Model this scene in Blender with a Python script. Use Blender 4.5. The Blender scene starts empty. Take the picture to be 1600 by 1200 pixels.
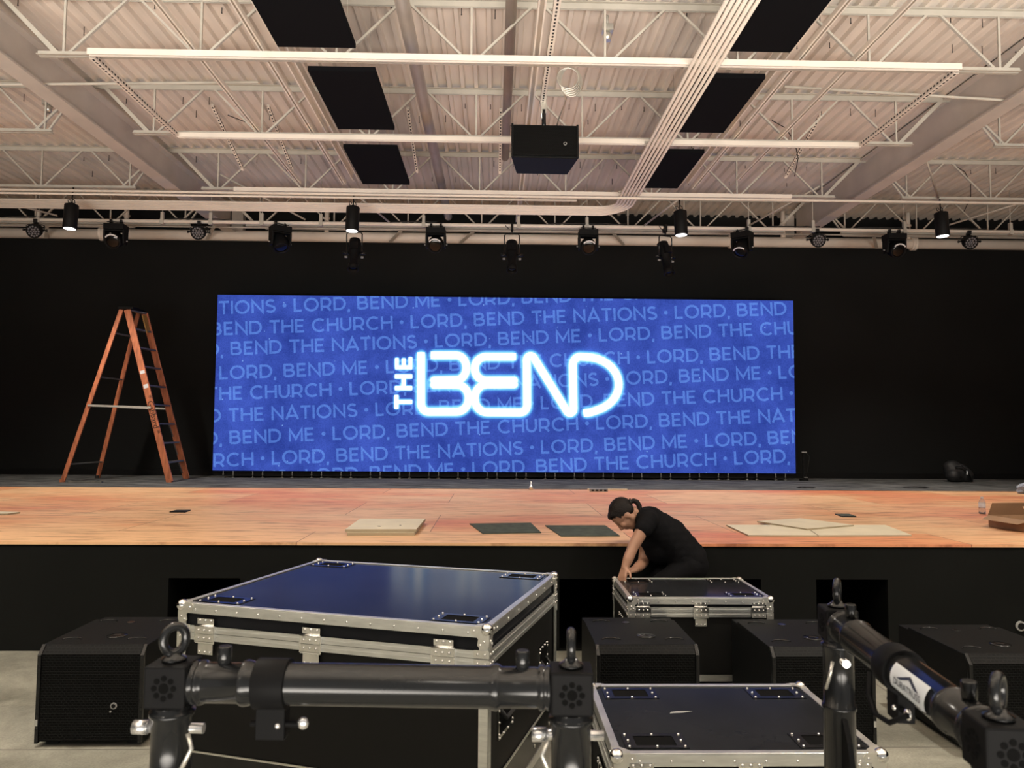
import bpy, bmesh, math, random
from mathutils import Vector, Matrix, Euler
random.seed(7)
SC = bpy.context.scene
COL = SC.collection
PI = math.pi
R = math.radians
V = Vector

# ------------------------------------------------------------------ camera
EYE = 1.57
cam_d = bpy.data.cameras.new('camera')
cam = bpy.data.objects.new('camera', cam_d)
COL.objects.link(cam)
SC.camera = cam
FPX = 1201.0
cam_d.sensor_fit = 'HORIZONTAL'
cam_d.sensor_width = 36.0
cam_d.lens = 36.0 * FPX / 1600.0
cam_d.clip_start = 0.05
cam_d.clip_end = 100
yc = V(((772 - 800) / FPX, -(672 - 600) / FPX, -1.0)).normalized()   # hall axis seen by the camera
xc = V((1, -0.0065, 0)); xc = (xc - yc * xc.dot(yc)).normalized()
zc = xc.cross(yc)
Rwc = Matrix((xc, yc, zc))           # camera -> world
M = Rwc.to_4x4(); M.translation = V((0, 0, EYE))
cam.matrix_world = M
cam_d.dof.use_dof = True
cam_d.dof.focus_distance = 6.0
cam_d.dof.aperture_fstop = 11.0

# ------------------------------------------------------------------ world, exposure
W = bpy.data.worlds.new('world'); SC.world = W
W.use_nodes = True
bg = W.node_tree.nodes['Background']
bg.inputs[0].default_value = (1.0, 0.96, 0.92, 1)
bg.inputs[1].default_value = 0.38
SC.view_settings.view_transform = 'Standard'
SC.view_settings.look = 'None'
SC.view_settings.exposure = 0.0
SC.view_settings.gamma = 1.0
SC.view_settings.use_curve_mapping = False
ad = bpy.data.lights.new('ceiling_fill', 'AREA'); ad.shape = 'RECTANGLE'; ad.size = 16; ad.size_y = 2  # added upward fill behind the camera, brightens the ceiling
ad.energy = 1330; ad.spread = R(104); ad.color = (1.0, 0.925, 0.83)
ao = bpy.data.objects.new('ceiling_fill', ad); COL.objects.link(ao)
ao.location = (0.3, -2.3, 0.7); ao.rotation_euler = (R(180 - 36), 0, 0)
PENDANT_W = 360.0
PENDANT_COL = (1.0, 0.92, 0.80)


# ------------------------------------------------------------------ materials
def lin(c):
    return tuple((x / 255 / 12.92) if x / 255 <= 0.04045 else ((x / 255 + 0.055) / 1.055) ** 2.4 for x in c) + (1,)


def mat(name, col, rough=0.5, metal=0.0, var=0.0, scale=8.0, bump=0.0, bscale=60.0, spec=0.5, stretch=None):
    m = bpy.data.materials.new(name); m.use_nodes = True
    nt = m.node_tree; N = nt.nodes; L = nt.links
    b = N['Principled BSDF']
    c = col if len(col) == 4 else tuple(col) + (1,)
    b.inputs['Base Color'].default_value = c
    b.inputs['Roughness'].default_value = rough
    b.inputs['Metallic'].default_value = metal
    b.inputs['Specular IOR Level'].default_value = spec
    tc = N.new('ShaderNodeTexCoord'); mp = N.new('ShaderNodeMapping')
    L.new(tc.outputs['Object'], mp.inputs[0])
    if stretch: mp.inputs['Scale'].default_value = stretch
    if var > 0:
        n = N.new('ShaderNodeTexNoise'); n.inputs['Scale'].default_value = scale; n.inputs['Detail'].default_value = 6
        L.new(mp.outputs[0], n.inputs['Vector'])
        r = N.new('ShaderNodeValToRGB')
        r.color_ramp.elements[0].position = 0.3; r.color_ramp.elements[1].position = 0.7
        r.color_ramp.elements[0].color = tuple(x * (1 - var) for x in c[:3]) + (1,)
        r.color_ramp.elements[1].color = tuple(min(1, x * (1 + var)) for x in c[:3]) + (1,)
        L.new(n.outputs['Fac'], r.inputs[0]); L.new(r.outputs[0], b.inputs['Base Color'])
    if bump > 0:
        n2 = N.new('ShaderNodeTexNoise'); n2.inputs['Scale'].default_value = bscale; n2.inputs['Detail'].default_value = 4
        L.new(mp.outputs[0], n2.inputs['Vector'])
        bp = N.new('ShaderNodeBump'); bp.inputs['Strength'].default_value = bump; bp.inputs['Distance'].default_value = 0.01
        L.new(n2.outputs['Fac'], bp.inputs['Height']); L.new(bp.outputs[0], b.inputs['Normal'])
    return m


def emis(name, col, strength=1.0):
    m = bpy.data.materials.new(name); m.use_nodes = True
    nt = m.node_tree; nt.nodes.clear()
    e = nt.nodes.new('ShaderNodeEmission'); o = nt.nodes.new('ShaderNodeOutputMaterial')
    e.inputs[0].default_value = col if len(col) == 4 else tuple(col) + (1,)
    e.inputs[1].default_value = strength
    nt.links.new(e.outputs[0], o.inputs[0])
    return m


DECK = mat('deck paint', (0.74, 0.68, 0.61), 0.6, var=0.10, scale=1.6, stretch=(3, .6, 1))
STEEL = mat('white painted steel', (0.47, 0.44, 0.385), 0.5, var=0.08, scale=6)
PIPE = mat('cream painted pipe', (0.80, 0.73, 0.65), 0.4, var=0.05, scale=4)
DUCT = mat('dull galvanised pipe', (0.60, 0.575, 0.54), 0.30, metal=0.15, var=0.1, scale=5)
GIRD = mat('grey primer girder', (0.56, 0.52, 0.475), 0.6, var=0.08, scale=2.5)
BWALL = mat("matte black wall paint", (0.0095, 0.0100, 0.0100), 0.8, var=.15, scale=.8, spec=.15)
FASCIA = mat("black painted plywood fascia", (0.0058, 0.0062, 0.0056), 0.8, var=.2, scale=1.2, spec=.12)
VOID = mat('unlit black void', (0.002, 0.002, 0.002), 0.9, spec=.1)
PANEL = mat('black acoustic fabric', (0.004, 0.004, 0.005), 0.95, bump=.2, bscale=300, spec=.1)
BLACKP = mat('black textured plastic', (0.0055, 0.0055, 0.0058), 0.55, bump=.25, bscale=250, spec=.18)
BLACKW = mat('black textured cabinet paint', (0.0070, 0.0076, 0.0078), 0.5, bump=.3, bscale=300, spec=.1)
BLACKM = mat('black powder coated metal', (0.010, 0.0105, 0.011), 0.18, var=.1, scale=10, spec=.36)
BLACKF = mat('black satin block', (0.0065, 0.0065, 0.0068), 0.55, spec=.06)
LAMI = mat('black laminate panel', (0.0165, 0.0175, 0.0200), 0.15, var=.25, scale=3, spec=.035)
LAMIS = mat('black laminate side', (0.007, 0.007, 0.0065), 0.55, spec=.2)
ALU = mat('brushed aluminium trim', (0.72, 0.73, 0.70), 0.33, metal=.85, var=.10, scale=14, stretch=(1, 1, 6))
CHROME = mat('chrome hardware', (0.82, 0.82, 0.80), 0.16, metal=1.0)
GALV = mat('zinc plated hardware', (0.70, 0.69, 0.63), 0.35, metal=.8, var=.08, scale=30)
SILV = mat('silver pin', (0.85, 0.85, 0.85), 0.25, metal=.9)
RUB = mat('black rubber', (0.012, 0.012, 0.012), 0.7)
ORANGE = mat('orange fibreglass', (0.44, 0.145, 0.068), 0.45, var=.35, scale=5, stretch=(6, 6, 1.2))
LALU = mat('worn dark aluminium', (0.20, 0.20, 0.185), 0.5, metal=.5, var=.2, scale=12)
YELL = mat('yellow brown label', (0.42, 0.25, 0.06), 0.6, var=.2, scale=20)
INK = mat('black ink', (0.01, 0.008, 0.008), 0.6)
SKIN = mat('skin', (0.40, 0.215, 0.140), 0.5, var=.07, scale=12)
HAIR = mat('dark brown hair', (0.0065, 0.0040, 0.0032), 0.55, var=.3, scale=40, bump=.5, bscale=90, stretch=(1, 1, 3), spec=.25)
SHIRT = mat('black cotton', (0.0045, 0.0045, 0.0055), 0.9, bump=.15, bscale=60, spec=.15)
CREAM = mat('cream board', (0.70, 0.63, 0.47), 0.6, var=.07, scale=6)
EDGEB = mat('board edge', (0.36, 0.30, 0.20), 0.7)
GREENT = mat('dark green grey carpet tile', (0.055, 0.070, 0.056), 0.9, var=.35, scale=14, bump=.5, bscale=200)
KRAFT = mat('brown cardboard', (0.33, 0.20, 0.115), 0.75, var=.1, scale=6)
BAGM = mat('black nylon', (0.010, 0.010, 0.011), 0.6, bump=.6, bscale=14)
GREYP = mat('grey plastic', (0.30, 0.30, 0.29), 0.5)
CABLE = mat('black cable', (0.01, 0.01, 0.01), 0.6)
STICK = mat('white vinyl sticker', (0.62, 0.66, 0.70), 0.45)
NAVY = mat('dark navy print', (0.012, 0.018, 0.035), 0.5)
LED = mat('led lens cup', (0.16, 0.155, 0.17), 0.15, spec=.6)
GLASS = mat('dark lens glass', (0.006, 0.005, 0.005), 0.08, spec=.4)
GLINT = mat('painted rim glint', (0.88, 0.88, 0.90), 0.25)  # white colour stands in for a reflection on the lens edge
LAMP = emis('lit lamp lens', (1.0, 0.99, 0.96), 6.0)
LOGO = emis('lit white logo', (1.0, 1.0, 0.97), 1.25)


def clear_plastic():
    m = mat('clear plastic', (0.8, 0.8, 0.82), 0.12)
    b = m.node_tree.nodes['Principled BSDF']
    b.inputs['Transmission Weight'].default_value = .85
    b.inputs['IOR'].default_value = 1.2
    return m


CLEAR = clear_plastic()


def plywood():
    m = mat('plywood sheets', (0.6, 0.35, 0.2), 0.55)
    nt = m.node_tree; N = nt.nodes; L = nt.links; b = N['Principled BSDF']
    geo = N.new('ShaderNodeTexCoord')
    mp = N.new('ShaderNodeMapping'); mp.inputs['Location'].default_value = (0.5, -0.06, 0)
    L.new(geo.outputs['Object'], mp.inputs[0])
    br = N.new('ShaderNodeTexBrick')
    br.inputs['Color1'].default_value = (0.0, 0.0, 0.0, 1); br.inputs['Color2'].default_value = (1, 1, 1, 1)
    br.inputs['Mortar'].default_value = (0.5, 0.5, 0.5, 1)
    br.inputs['Scale'].default_value = 1.0; br.inputs['Mortar Size'].default_value = 0.0035
    br.inputs['Brick Width'].default_value = 2.44; br.inputs['Row Height'].default_value = 1.22
    br.offset = 0.37
    L.new(mp.outputs[0], br.inputs['Vector'])
    ms = N.new('ShaderNodeMapping'); ms.inputs['Scale'].default_value = (1.3, 10, 1)
    L.new(geo.outputs['Object'], ms.inputs[0])
    g = N.new('ShaderNodeTexNoise'); g.inputs['Scale'].default_value = 2.2; g.inputs['Detail'].default_value = 9; g.inputs['Roughness'].default_value = .65
    L.new(ms.outputs[0], g.inputs['Vector'])
    mb = N.new('ShaderNodeMapping'); mb.inputs['Scale'].default_value = (.45, 1.0, 1)
    L.new(geo.outputs['Object'], mb.inputs[0])
    big = N.new('ShaderNodeTexNoise'); big.inputs['Scale'].default_value = 1.1; big.inputs['Detail'].default_value = 4; big.inputs['Roughness'].default_value = .6
    L.new(mb.outputs[0], big.inputs['Vector'])
    add = N.new('ShaderNodeMath'); add.operation = 'MULTIPLY_ADD'
    L.new(br.outputs['Color'], add.inputs[0]); add.inputs[1].default_value = .24; L.new(big.outputs['Fac'], add.inputs[2])
    r1 = N.new('ShaderNodeValToRGB'); cr = r1.color_ramp
    cr.elements[0].position = .38; cr.elements[0].color = (0.66, 0.215, 0.105, 1)
    cr.elements[1].position = .72; cr.elements[1].color = (0.76, 0.46, 0.25, 1)
    e = cr.elements.new(.55); e.color = (0.70, 0.325, 0.155, 1)
    L.new(add.outputs[0], r1.inputs[0])
    r2 = N.new('ShaderNodeValToRGB'); c2 = r2.color_ramp
    c2.elements[0].position = .30; c2.elements[0].color = (0.33, 0.25, 0.21, 1)
    c2.elements[1].position = .50; c2.elements[1].color = (1, 1, 1, 1)
    L.new(g.outputs['Fac'], r2.inputs[0])
    mx = N.new('ShaderNodeMixRGB'); mx.blend_type = 'MULTIPLY'; mx.inputs[0].default_value = .95
    L.new(r1.outputs[0], mx.inputs[1]); L.new(r2.outputs[0], mx.inputs[2])
    mx2 = N.new('ShaderNodeMixRGB'); mx2.inputs[2].default_value = (0.20, 0.085, 0.04, 1)
    L.new(br.outputs['Fac'], mx2.inputs[0]); L.new(mx.outputs[0], mx2.inputs[1])
    L.new(mx2.outputs[0], b.inputs['Base Color'])
    return m


PLY = plywood()


def concrete():
    m = mat('polished concrete', (0.3, 0.28, 0.24), 0.42)
    nt = m.node_tree; N = nt.nodes; L = nt.links; b = N['Principled BSDF']
    tc = N.new('ShaderNodeTexCoord')
    n = N.new('ShaderNodeTexNoise'); n.inputs['Scale'].default_value = 1.6; n.inputs['Detail'].default_value = 10; n.inputs['Roughness'].default_value = .68; n.inputs['Distortion'].default_value = .35
    L.new(tc.outputs['Object'], n.inputs['Vector'])
    r = N.new('ShaderNodeValToRGB')
    r.color_ramp.elements[0].position = .33; r.color_ramp.elements[0].color = (0.13, 0.128, 0.103, 1)
    r.color_ramp.elements[1].position = .68; r.color_ramp.elements[1].color = (0.40, 0.39, 0.325, 1)
    L.new(n.outputs['Fac'], r.inputs[0])
    v = N.new('ShaderNodeTexNoise'); v.inputs['Scale'].default_value = 90; v.inputs['Detail'].default_value = 3
    L.new(tc.outputs['Object'], v.inputs['Vector'])
    r2 = N.new('ShaderNodeValToRGB')
    r2.color_ramp.elements[0].position = .3; r2.color_ramp.elements[0].color = (.72, .72, .72, 1)
    r2.color_ramp.elements[1].position = .6
    L.new(v.outputs['Fac'], r2.inputs[0])
    mx = N.new('ShaderNodeMixRGB'); mx.blend_type = 'MULTIPLY'; mx.inputs[0].default_value = .8
    L.new(r.outputs[0], mx.inputs[1]); L.new(r2.outputs[0], mx.inputs[2])
    br = N.new('ShaderNodeTexBrick'); br.inputs['Scale'].default_value = 1
    br.inputs['Brick Width'].default_value = 3.6; br.inputs['Row Height'].default_value = 2.9; br.offset = 0
    br.inputs['Mortar Size'].default_value = .006
    mp = N.new('ShaderNodeMapping'); mp.inputs['Location'].default_value = (1.2, -1.0, 0)
    L.new(tc.outputs['Object'], mp.inputs[0]); L.new(mp.outputs[0], br.inputs['Vector'])
    mx2 = N.new('ShaderNodeMixRGB'); mx2.inputs[2].default_value = (.15, .14, .12, 1)
    L.new(br.outputs['Fac'], mx2.inputs[0]); L.new(mx.outputs[0], mx2.inputs[1])
    L.new(mx2.outputs[0], b.inputs['Base Color'])
    return m


CONC = concrete()


def carpet():
    m = mat('dark grey carpet tiles', (0.05, 0.05, 0.05), 0.95, spec=.1)
    nt = m.node_tree; N = nt.nodes; L = nt.links; b = N['Principled BSDF']
    tc = N.new('ShaderNodeTexCoord')
    mp = N.new('ShaderNodeMapping'); mp.inputs['Scale'].default_value = (.8, 3, 1)
    L.new(tc.outputs['Object'], mp.inputs[0])
    n = N.new('ShaderNodeTexNoise'); n.inputs['Scale'].default_value = 3; n.inputs['Detail'].default_value = 8; n.inputs['Roughness'].default_value = .7
    L.new(mp.outputs[0], n.inputs['Vector'])
    r = N.new('ShaderNodeValToRGB')
    r.color_ramp.elements[0].position = .38; r.color_ramp.elements[0].color = (0.035, 0.036, 0.037, 1)
    r.color_ramp.elements[1].position = .66; r.color_ramp.elements[1].color = (0.17, 0.17, 0.168, 1)
    L.new(n.outputs['Fac'], r.inputs[0]); L.new(r.outputs[0], b.inputs['Base Color'])
    return m


CARPET = carpet()


def grille():
    m = mat('perforated black steel grille', (0.012, 0.012, 0.012), 0.5, spec=.12)
    nt = m.node_tree; N = nt.nodes; L = nt.links; b = N['Principled BSDF']
    tc = N.new('ShaderNodeTexCoord'); mp = N.new('ShaderNodeMapping')
    mp.inputs['Rotation'].default_value = (R(90), 0, 0)
    L.new(tc.outputs['Object'], mp.inputs[0])
    br = N.new('ShaderNodeTexBrick'); br.inputs['Scale'].default_value = 1; br.offset = .5
    br.inputs['Brick Width'].default_value = .021; br.inputs['Row Height'].default_value = .0125
    br.inputs['Mortar Size'].default_value = .0026; br.inputs['Mortar Smooth'].default_value = .25
    br.inputs['Color1'].default_value = (.0006, .0006, .0006, 1); br.inputs['Color2'].default_value = (.0006, .0006, .0006, 1)
    br.inputs['Mortar'].default_value = (.0060, .0064, .0065, 1)
    L.new(mp.outputs[0], br.inputs['Vector'])
    L.new(br.outputs['Color'], b.inputs['Base Color'])
    bp = N.new('ShaderNodeBump'); bp.inputs['Strength'].default_value = .6; bp.inputs['Distance'].default_value = .004
    L.new(br.outputs['Fac'], bp.inputs['Height']); L.new(bp.outputs[0], b.inputs['Normal'])
    return m


GRILLE = grille()


def screen_mat(name, lo, hi, specks):
    m = bpy.data.materials.new(name); m.use_nodes = True
    nt = m.node_tree; nt.nodes.clear(); N = nt.nodes; L = nt.links
    o = N.new('ShaderNodeOutputMaterial'); e = N.new('ShaderNodeEmission'); L.new(e.outputs[0], o.inputs[0])
    tc = N.new('ShaderNodeTexCoord')
    n = N.new('ShaderNodeTexNoise'); n.inputs['Scale'].default_value = 1.3; n.inputs['Detail'].default_value = 7; n.inputs['Roughness'].default_value = .7
    L.new(tc.outputs['Object'], n.inputs['Vector'])
    r = N.new('ShaderNodeValToRGB')
    r.color_ramp.elements[0].position = .34; r.color_ramp.elements[0].color = lin(lo)
    r.color_ramp.elements[1].position = .66; r.color_ramp.elements[1].color = lin(hi)
    L.new(n.outputs['Fac'], r.inputs[0])
    f = N.new('ShaderNodeTexNoise'); f.inputs['Scale'].default_value = 45; f.inputs['Detail'].default_value = 3
    L.new(tc.outputs['Object'], f.inputs['Vector'])
    r2 = N.new('ShaderNodeValToRGB')
    r2.color_ramp.elements[0].position = .3; r2.color_ramp.elements[0].color = (.62, .62, .68, 1)
    r2.color_ramp.elements[1].position = .62
    L.new(f.outputs['Fac'], r2.inputs[0])
    mx = N.new('ShaderNodeMixRGB'); mx.blend_type = 'MULTIPLY'; mx.inputs[0].default_value = .7
    L.new(r.outputs[0], mx.inputs[1]); L.new(r2.outputs[0], mx.inputs[2])
    # sparse white specks in the picture
    sp = N.new('ShaderNodeTexVoronoi'); sp.inputs['Scale'].default_value = 7
    L.new(tc.outputs['Object'], sp.inputs['Vector'])
    lt = N.new('ShaderNodeMath'); lt.operation = 'LESS_THAN'; lt.inputs[1].default_value = .085
    L.new(sp.outputs['Distance'], lt.inputs[0])
    n3 = N.new('ShaderNodeTexNoise'); n3.inputs['Scale'].default_value = 2.5
    L.new(tc.outputs['Object'], n3.inputs['Vector'])
    gt = N.new('ShaderNodeMath'); gt.operation = 'GREATER_THAN'; gt.inputs[1].default_value = .56
    L.new(n3.outputs['Fac'], gt.inputs[0])
    mu = N.new('ShaderNodeMath'); mu.operation = 'MULTIPLY'
    L.new(lt.outputs[0], mu.inputs[0]); L.new(gt.outputs[0], mu.inputs[1])
    mx3 = N.new('ShaderNodeMixRGB'); mx3.inputs[2].default_value = lin((120, 160, 235))
    mx3.inputs[0].default_value = 0
    if specks: L.new(mu.outputs[0], mx3.inputs[0])
    L.new(mx.outputs[0], mx3.inputs[1])
    # the neon glow of the picture
    at = N.new('ShaderNodeAttribute'); at.attribute_name = 'glow'
    r3 = N.new('ShaderNodeValToRGB'); cr = r3.color_ramp
    cr.elements[0].position = 0; cr.elements[0].color = (0, 0, 0, 1)
    cr.elements[1].position = 1; cr.elements[1].color = (.50, .92, .88, 1)
    a = cr.elements.new(.35); a.color = lin((25, 60, 110))
    a = cr.elements.new(.7); a.color = lin((95, 185, 205))
    L.new(at.outputs['Fac'], r3.inputs[0])
    ad = N.new('ShaderNodeMixRGB'); ad.blend_type = 'ADD'; ad.inputs[0].default_value = 1
    L.new(mx3.outputs[0], ad.inputs[1]); L.new(r3.outputs[0], ad.inputs[2])
    L.new(ad.outputs[0], e.inputs[0])
    return m


SCREEN = screen_mat('led picture', (47, 68, 158), (72, 98, 203), True)
TEXT = screen_mat('lit light blue lettering', (82, 120, 208), (100, 142, 236), False)


# ------------------------------------------------------------------ mesh helpers
class MB:
    def __init__(s):
        s.bm = bmesh.new(); s.mi = 0

    def _mark(s, geom_before):
        pass

    def _fin(s, verts, mi, smooth):
        fs = set()
        for v in verts:
            for f in v.link_faces: fs.add(f)
        for f in fs:
            f.material_index = mi; f.smooth = smooth

    def box(s, c, d, rot=None, mi=0):
        c = V(c); h = V(d) / 2
        if rot is None: m = None
        else: m = rot.to_3x3() if hasattr(rot, 'to_3x3') else (rot if isinstance(rot, Matrix) else Euler(rot).to_matrix())
        vs = []
        for x in (-h.x, h.x):
            for y in (-h.y, h.y):
                for z in (-h.z, h.z):
                    p = V((x, y, z)); vs.append(s.bm.verts.new(c + (m @ p if m is not None else p)))
        for q in ((0, 1, 3, 2), (4, 6, 7, 5), (0, 4, 5, 1), (2, 3, 7, 6), (0, 2, 6, 4), (1, 5, 7, 3)):
            s.bm.faces.new([vs[k] for k in q]).material_index = mi
        return s

    def bb(s, x0, x1, y0, y1, z0, z1, mi=0):
        return s.box(((x0 + x1) / 2, (y0 + y1) / 2, (z0 + z1) / 2), (x1 - x0, y1 - y0, z1 - z0), None, mi)

    def cyl(s, p0, p1, r, seg=16, r2=None, mi=0, smooth=True):
        p0, p1 = V(p0), V(p1); r2 = r if r2 is None else r2
        q = (p1 - p0).to_track_quat('Z', 'Y').to_matrix(); rings = []
        for p, rr in ((p0, r), (p1, r2)):
            rings.append([s.bm.verts.new(p + q @ V((rr * math.cos(2 * PI * k / seg), rr * math.sin(2 * PI * k / seg), 0))) for k in range(seg)])
        for k in range(seg):
            f = s.bm.faces.new((rings[0][k], rings[0][(k + 1) % seg], rings[1][(k + 1) % seg], rings[1][k])); f.smooth = smooth; f.material_index = mi
        s.bm.faces.new(rings[0][::-1]).material_index = mi; s.bm.faces.new(rings[1]).material_index = mi
        return s

    def bar(s, p0, p1, w, h, mi=0, up=(0, 0, 1)):
        p0, p1 = V(p0), V(p1)
        d = p1 - p0; L = d.length; x = d.normalized(); u = V(up)
        if abs(x.dot(u)) > .98: u = V((0, 1, 0))
        y = u.cross(x).normalized(); z = x.cross(y)
        rot = Matrix((x, y, z)).transposed()
        return s.box((p0 + p1) / 2, (L, w, h), rot, mi)

    def sph(s, c, r, seg=16, rings=10, mi=0, scale=(1, 1, 1), rot=None):
        c = V(c)

        def P(p):
            p = V((p[0] * r * scale[0], p[1] * r * scale[1], p[2] * r * scale[2]))
            return s.bm.verts.new(c + (rot @ p if rot is not None else p))
        top, bot = P((0, 0, 1)), P((0, 0, -1)); rg = []
        for i in range(1, rings):
            a = PI * i / rings
            rg.append([P((math.sin(a) * math.cos(2 * PI * k / seg), math.sin(a) * math.sin(2 * PI * k / seg), math.cos(a))) for k in range(seg)])
        fs = []
        for k in range(seg):
            k2 = (k + 1) % seg
            fs.append((top, rg[0][k], rg[0][k2])); fs.append((bot, rg[-1][k2], rg[-1][k]))
            for i in range(rings - 2): fs.append((rg[i][k], rg[i + 1][k], rg[i + 1][k2], rg[i][k2]))
        for f in fs:
            f = s.bm.faces.new(f); f.smooth = True; f.material_index = mi
        return s

    def tube(s, pts, r, seg=10, mi=0, closed=False):
        pts = [V(p) for p in pts]
        n = len(pts); rings = []
        up = None
        for i, p in enumerate(pts):
            if closed: t = pts[(i + 1) % n] - pts[i - 1]
            else: t = pts[min(i + 1, n - 1)] - pts[max(i - 1, 0)]
            t.normalize()
            if up is None:
                up = V((0, 0, 1)) if abs(t.z) < .9 else V((1, 0, 0))
            a = up - t * up.dot(t); a.normalize(); up = a
            b = t.cross(a)
            rr = r[i] if isinstance(r, (list, tuple)) else r
            rings.append([s.bm.verts.new(p + (a * math.cos(2 * PI * k / seg) + b * math.sin(2 * PI * k / seg)) * rr) for k in range(seg)])
        m = n if closed else n - 1
        for i in range(m):
            A, B = rings[i], rings[(i + 1) % n]
            for k in range(seg):
                f = s.bm.faces.new((A[k], B[k], B[(k + 1) % seg], A[(k + 1) % seg])); f.smooth = True; f.material_index = mi
        if not closed:
            f = s.bm.faces.new(rings[0]); f.material_index = mi
            f = s.bm.faces.new(rings[-1][::-1]); f.material_index = mi
        return s

    def lathe(s, prof, c=(0, 0, 0), seg=24, mi=0, axis='Z', rot=None):
        rings = []
        for r, z in prof:
            ring = []
            for k in range(seg):
                a = 2 * PI * k / seg
                p = V((r * math.cos(a), r * math.sin(a), z))
                if rot is not None: p = rot @ p
                ring.append(s.bm.verts.new(V(c) + p))
            rings.append(ring)
        for i in range(len(rings) - 1):
            for k in range(seg):
                f = s.bm.faces.new((rings[i][k], rings[i][(k + 1) % seg], rings[i + 1][(k + 1) % seg], rings[i + 1][k]))
                f.smooth = True; f.material_index = mi
        for rg in (rings[0][::-1], rings[-1]):
            f = s.bm.faces.new(rg); f.material_index = mi
        return s

    def prism(s, poly, thick, frame, mi=0):
        """poly 2-D outline in frame's xy plane, thickness along frame's z (frame: 4x4)."""
        a = [s.bm.verts.new(frame @ V((x, y, 0))) for x, y in poly]
        b = [s.bm.verts.new(frame @ V((x, y, thick))) for x, y in poly]
        n = len(poly)
        fs = [s.bm.faces.new(a[::-1]), s.bm.faces.new(b)]
        for i in range(n):
            fs.append(s.bm.faces.new((a[i], a[(i + 1) % n], b[(i + 1) % n], b[i])))
        for f in fs: f.material_index = mi
        return s

    def mesh(s, name, mats, norm=True):
        if norm: bmesh.ops.recalc_face_normals(s.bm, faces=s.bm.faces)
        me = bpy.data.meshes.new(name); s.bm.to_mesh(me); s.bm.free()
        for m in (mats if isinstance(mats, (list, tuple)) else [mats]): me.materials.append(m)
        return me

    def build(s, name, mats, parent=None, loc=None, bevel=0, label=None, norm=True):
        o = bpy.data.objects.new(name, s.mesh(name, mats, norm)); COL.objects.link(o)
        if parent is not None: o.parent = parent
        if loc is not None: o.location = loc
        if bevel:
            md = o.modifiers.new('bevel', 'BEVEL'); md.width = bevel; md.segments = 2; md.limit_method = 'ANGLE'; md.angle_limit = R(40)
        if label: o['label'] = label
        return o


def tag(o, label, cat, group=None):
    o['label'] = label; o['category'] = cat
    if group: o['group'] = group
    return o


def thing(name, label, cat, loc=(0, 0, 0), rot=(0, 0, 0), group=None):
    o = bpy.data.objects.new(name, None); COL.objects.link(o)
    o.empty_display_size = .1
    o.location = loc; o.rotation_euler = rot
    return tag(o, label, cat, group)


def struct(o):
    o['kind'] = 'structure'
    return o


def kids(o):
    return [c for c in bpy.data.objects if c.parent is o]


def dup(root, loc, rot, label):
    r = root.copy(); COL.objects.link(r)
    r.location = loc; r.rotation_euler = rot; r['label'] = label
    for ch in kids(root):
        c = ch.copy(); COL.objects.link(c); c.parent = r
        for g in kids(ch):
            d = g.copy(); COL.objects.link(d); d.parent = c
    return r


def text_mesh(body, size=1.0, align='LEFT', off=0.0):
    cu = bpy.data.curves.new('lettering', 'FONT'); cu.body = body; cu.size = size; cu.align_x = align
    cu.resolution_u = 4; cu.offset = off
    o = bpy.data.objects.new('lettering', cu); COL.objects.link(o)
    dg = bpy.context.evaluated_depsgraph_get()
    me = bpy.data.meshes.new_from_object(o.evaluated_get(dg))
    bpy.data.objects.remove(o); bpy.data.curves.remove(cu)
    return me


def text_w(body, size=1.0):
    me = text_mesh(body, size)
    xs = [v.co.x for v in me.vertices]
    w = (min(xs), max(xs)); bpy.data.meshes.remove(me)
    return w


def arc(c, r, a0, a1, n=10):
    return [(c[0] + r * math.cos(R(a0 + (a1 - a0) * i / n)), c[1] + r * math.sin(R(a0 + (a1 - a0) * i / n))) for i in range(n + 1)]


# ================================================================== STRUCTURE
X0, X1 = -13.0, 13.5
YB, YW = -5.0, 13.5
ZD = 5.42           # underside of the deck
HS = 0.762          # stage height
YS = 5.58           # stage front
struct(MB().bb(X0, X1, YB, YW + .3, -.2, 0).build('floor', CONC))
wall = struct(MB().bb(X0, X1, 13.34, YW + .25, 0, 4.93).bb(X0, X1, YW + .05, YW + .3, 4.93, 5.7).build('wall_back', BWALL))
struct(MB().bb(X0 - .2, X0, YB, YW + .3, 0, 5.7).build('wall_left', BWALL))
struct(MB().bb(X1, X1 + .2, YB, YW + .3, 0, 5.7).build('wall_right', BWALL))
struct(MB().bb(X0, X1, 13.325, 13.339, HS, HS + .10).build('baseboard_back', BLACKP))

# corrugated roof deck (ribs run along the hall)
b = MB(); pitch = .1524
prof = []
x = X0
while x < X1:
    prof += [(x, ZD + .042), (x + .088, ZD + .042), (x + .101, ZD), (x + .140, ZD)]
    x += pitch
prof.append((x, ZD + .042))
lo = [[b.bm.verts.new((px, yy, pz)) for px, pz in prof] for yy in (YB, YW + .05)]
for i in range(len(prof) - 1):
    b.bm.faces.new((lo[0][i], lo[0][i + 1], lo[1][i + 1], lo[1][i]))
b.bb(X0, X1 + .1, YB, YW + .05, ZD + .10, ZD + .25)
ceil = struct(b.build('ceiling', DECK))
# short dark fastener ends poking through the deck
b = MB()
for yy in (4.9, 6.85, 7.35, 8.9, 9.3, 10.0, 10.9, 11.6):
    x = -9.5
    while x < 10.5:
        if random.random() < (.62 if yy in (6.85, 8.9, 10.9) else .22):
            xx = x + random.uniform(-.04, .04); y2 = yy + random.uniform(-.04, .04)
            b.cyl((xx, y2, ZD - .055), (xx, y2, ZD + .03), .0042, 5)
            b.cyl((xx, y2, ZD - .056), (xx, y2, ZD - .050), .007, 5)
        x += .305
o = b.build('deck_screws', CABLE, ceil); o['kind'] = 'stuff'


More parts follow.
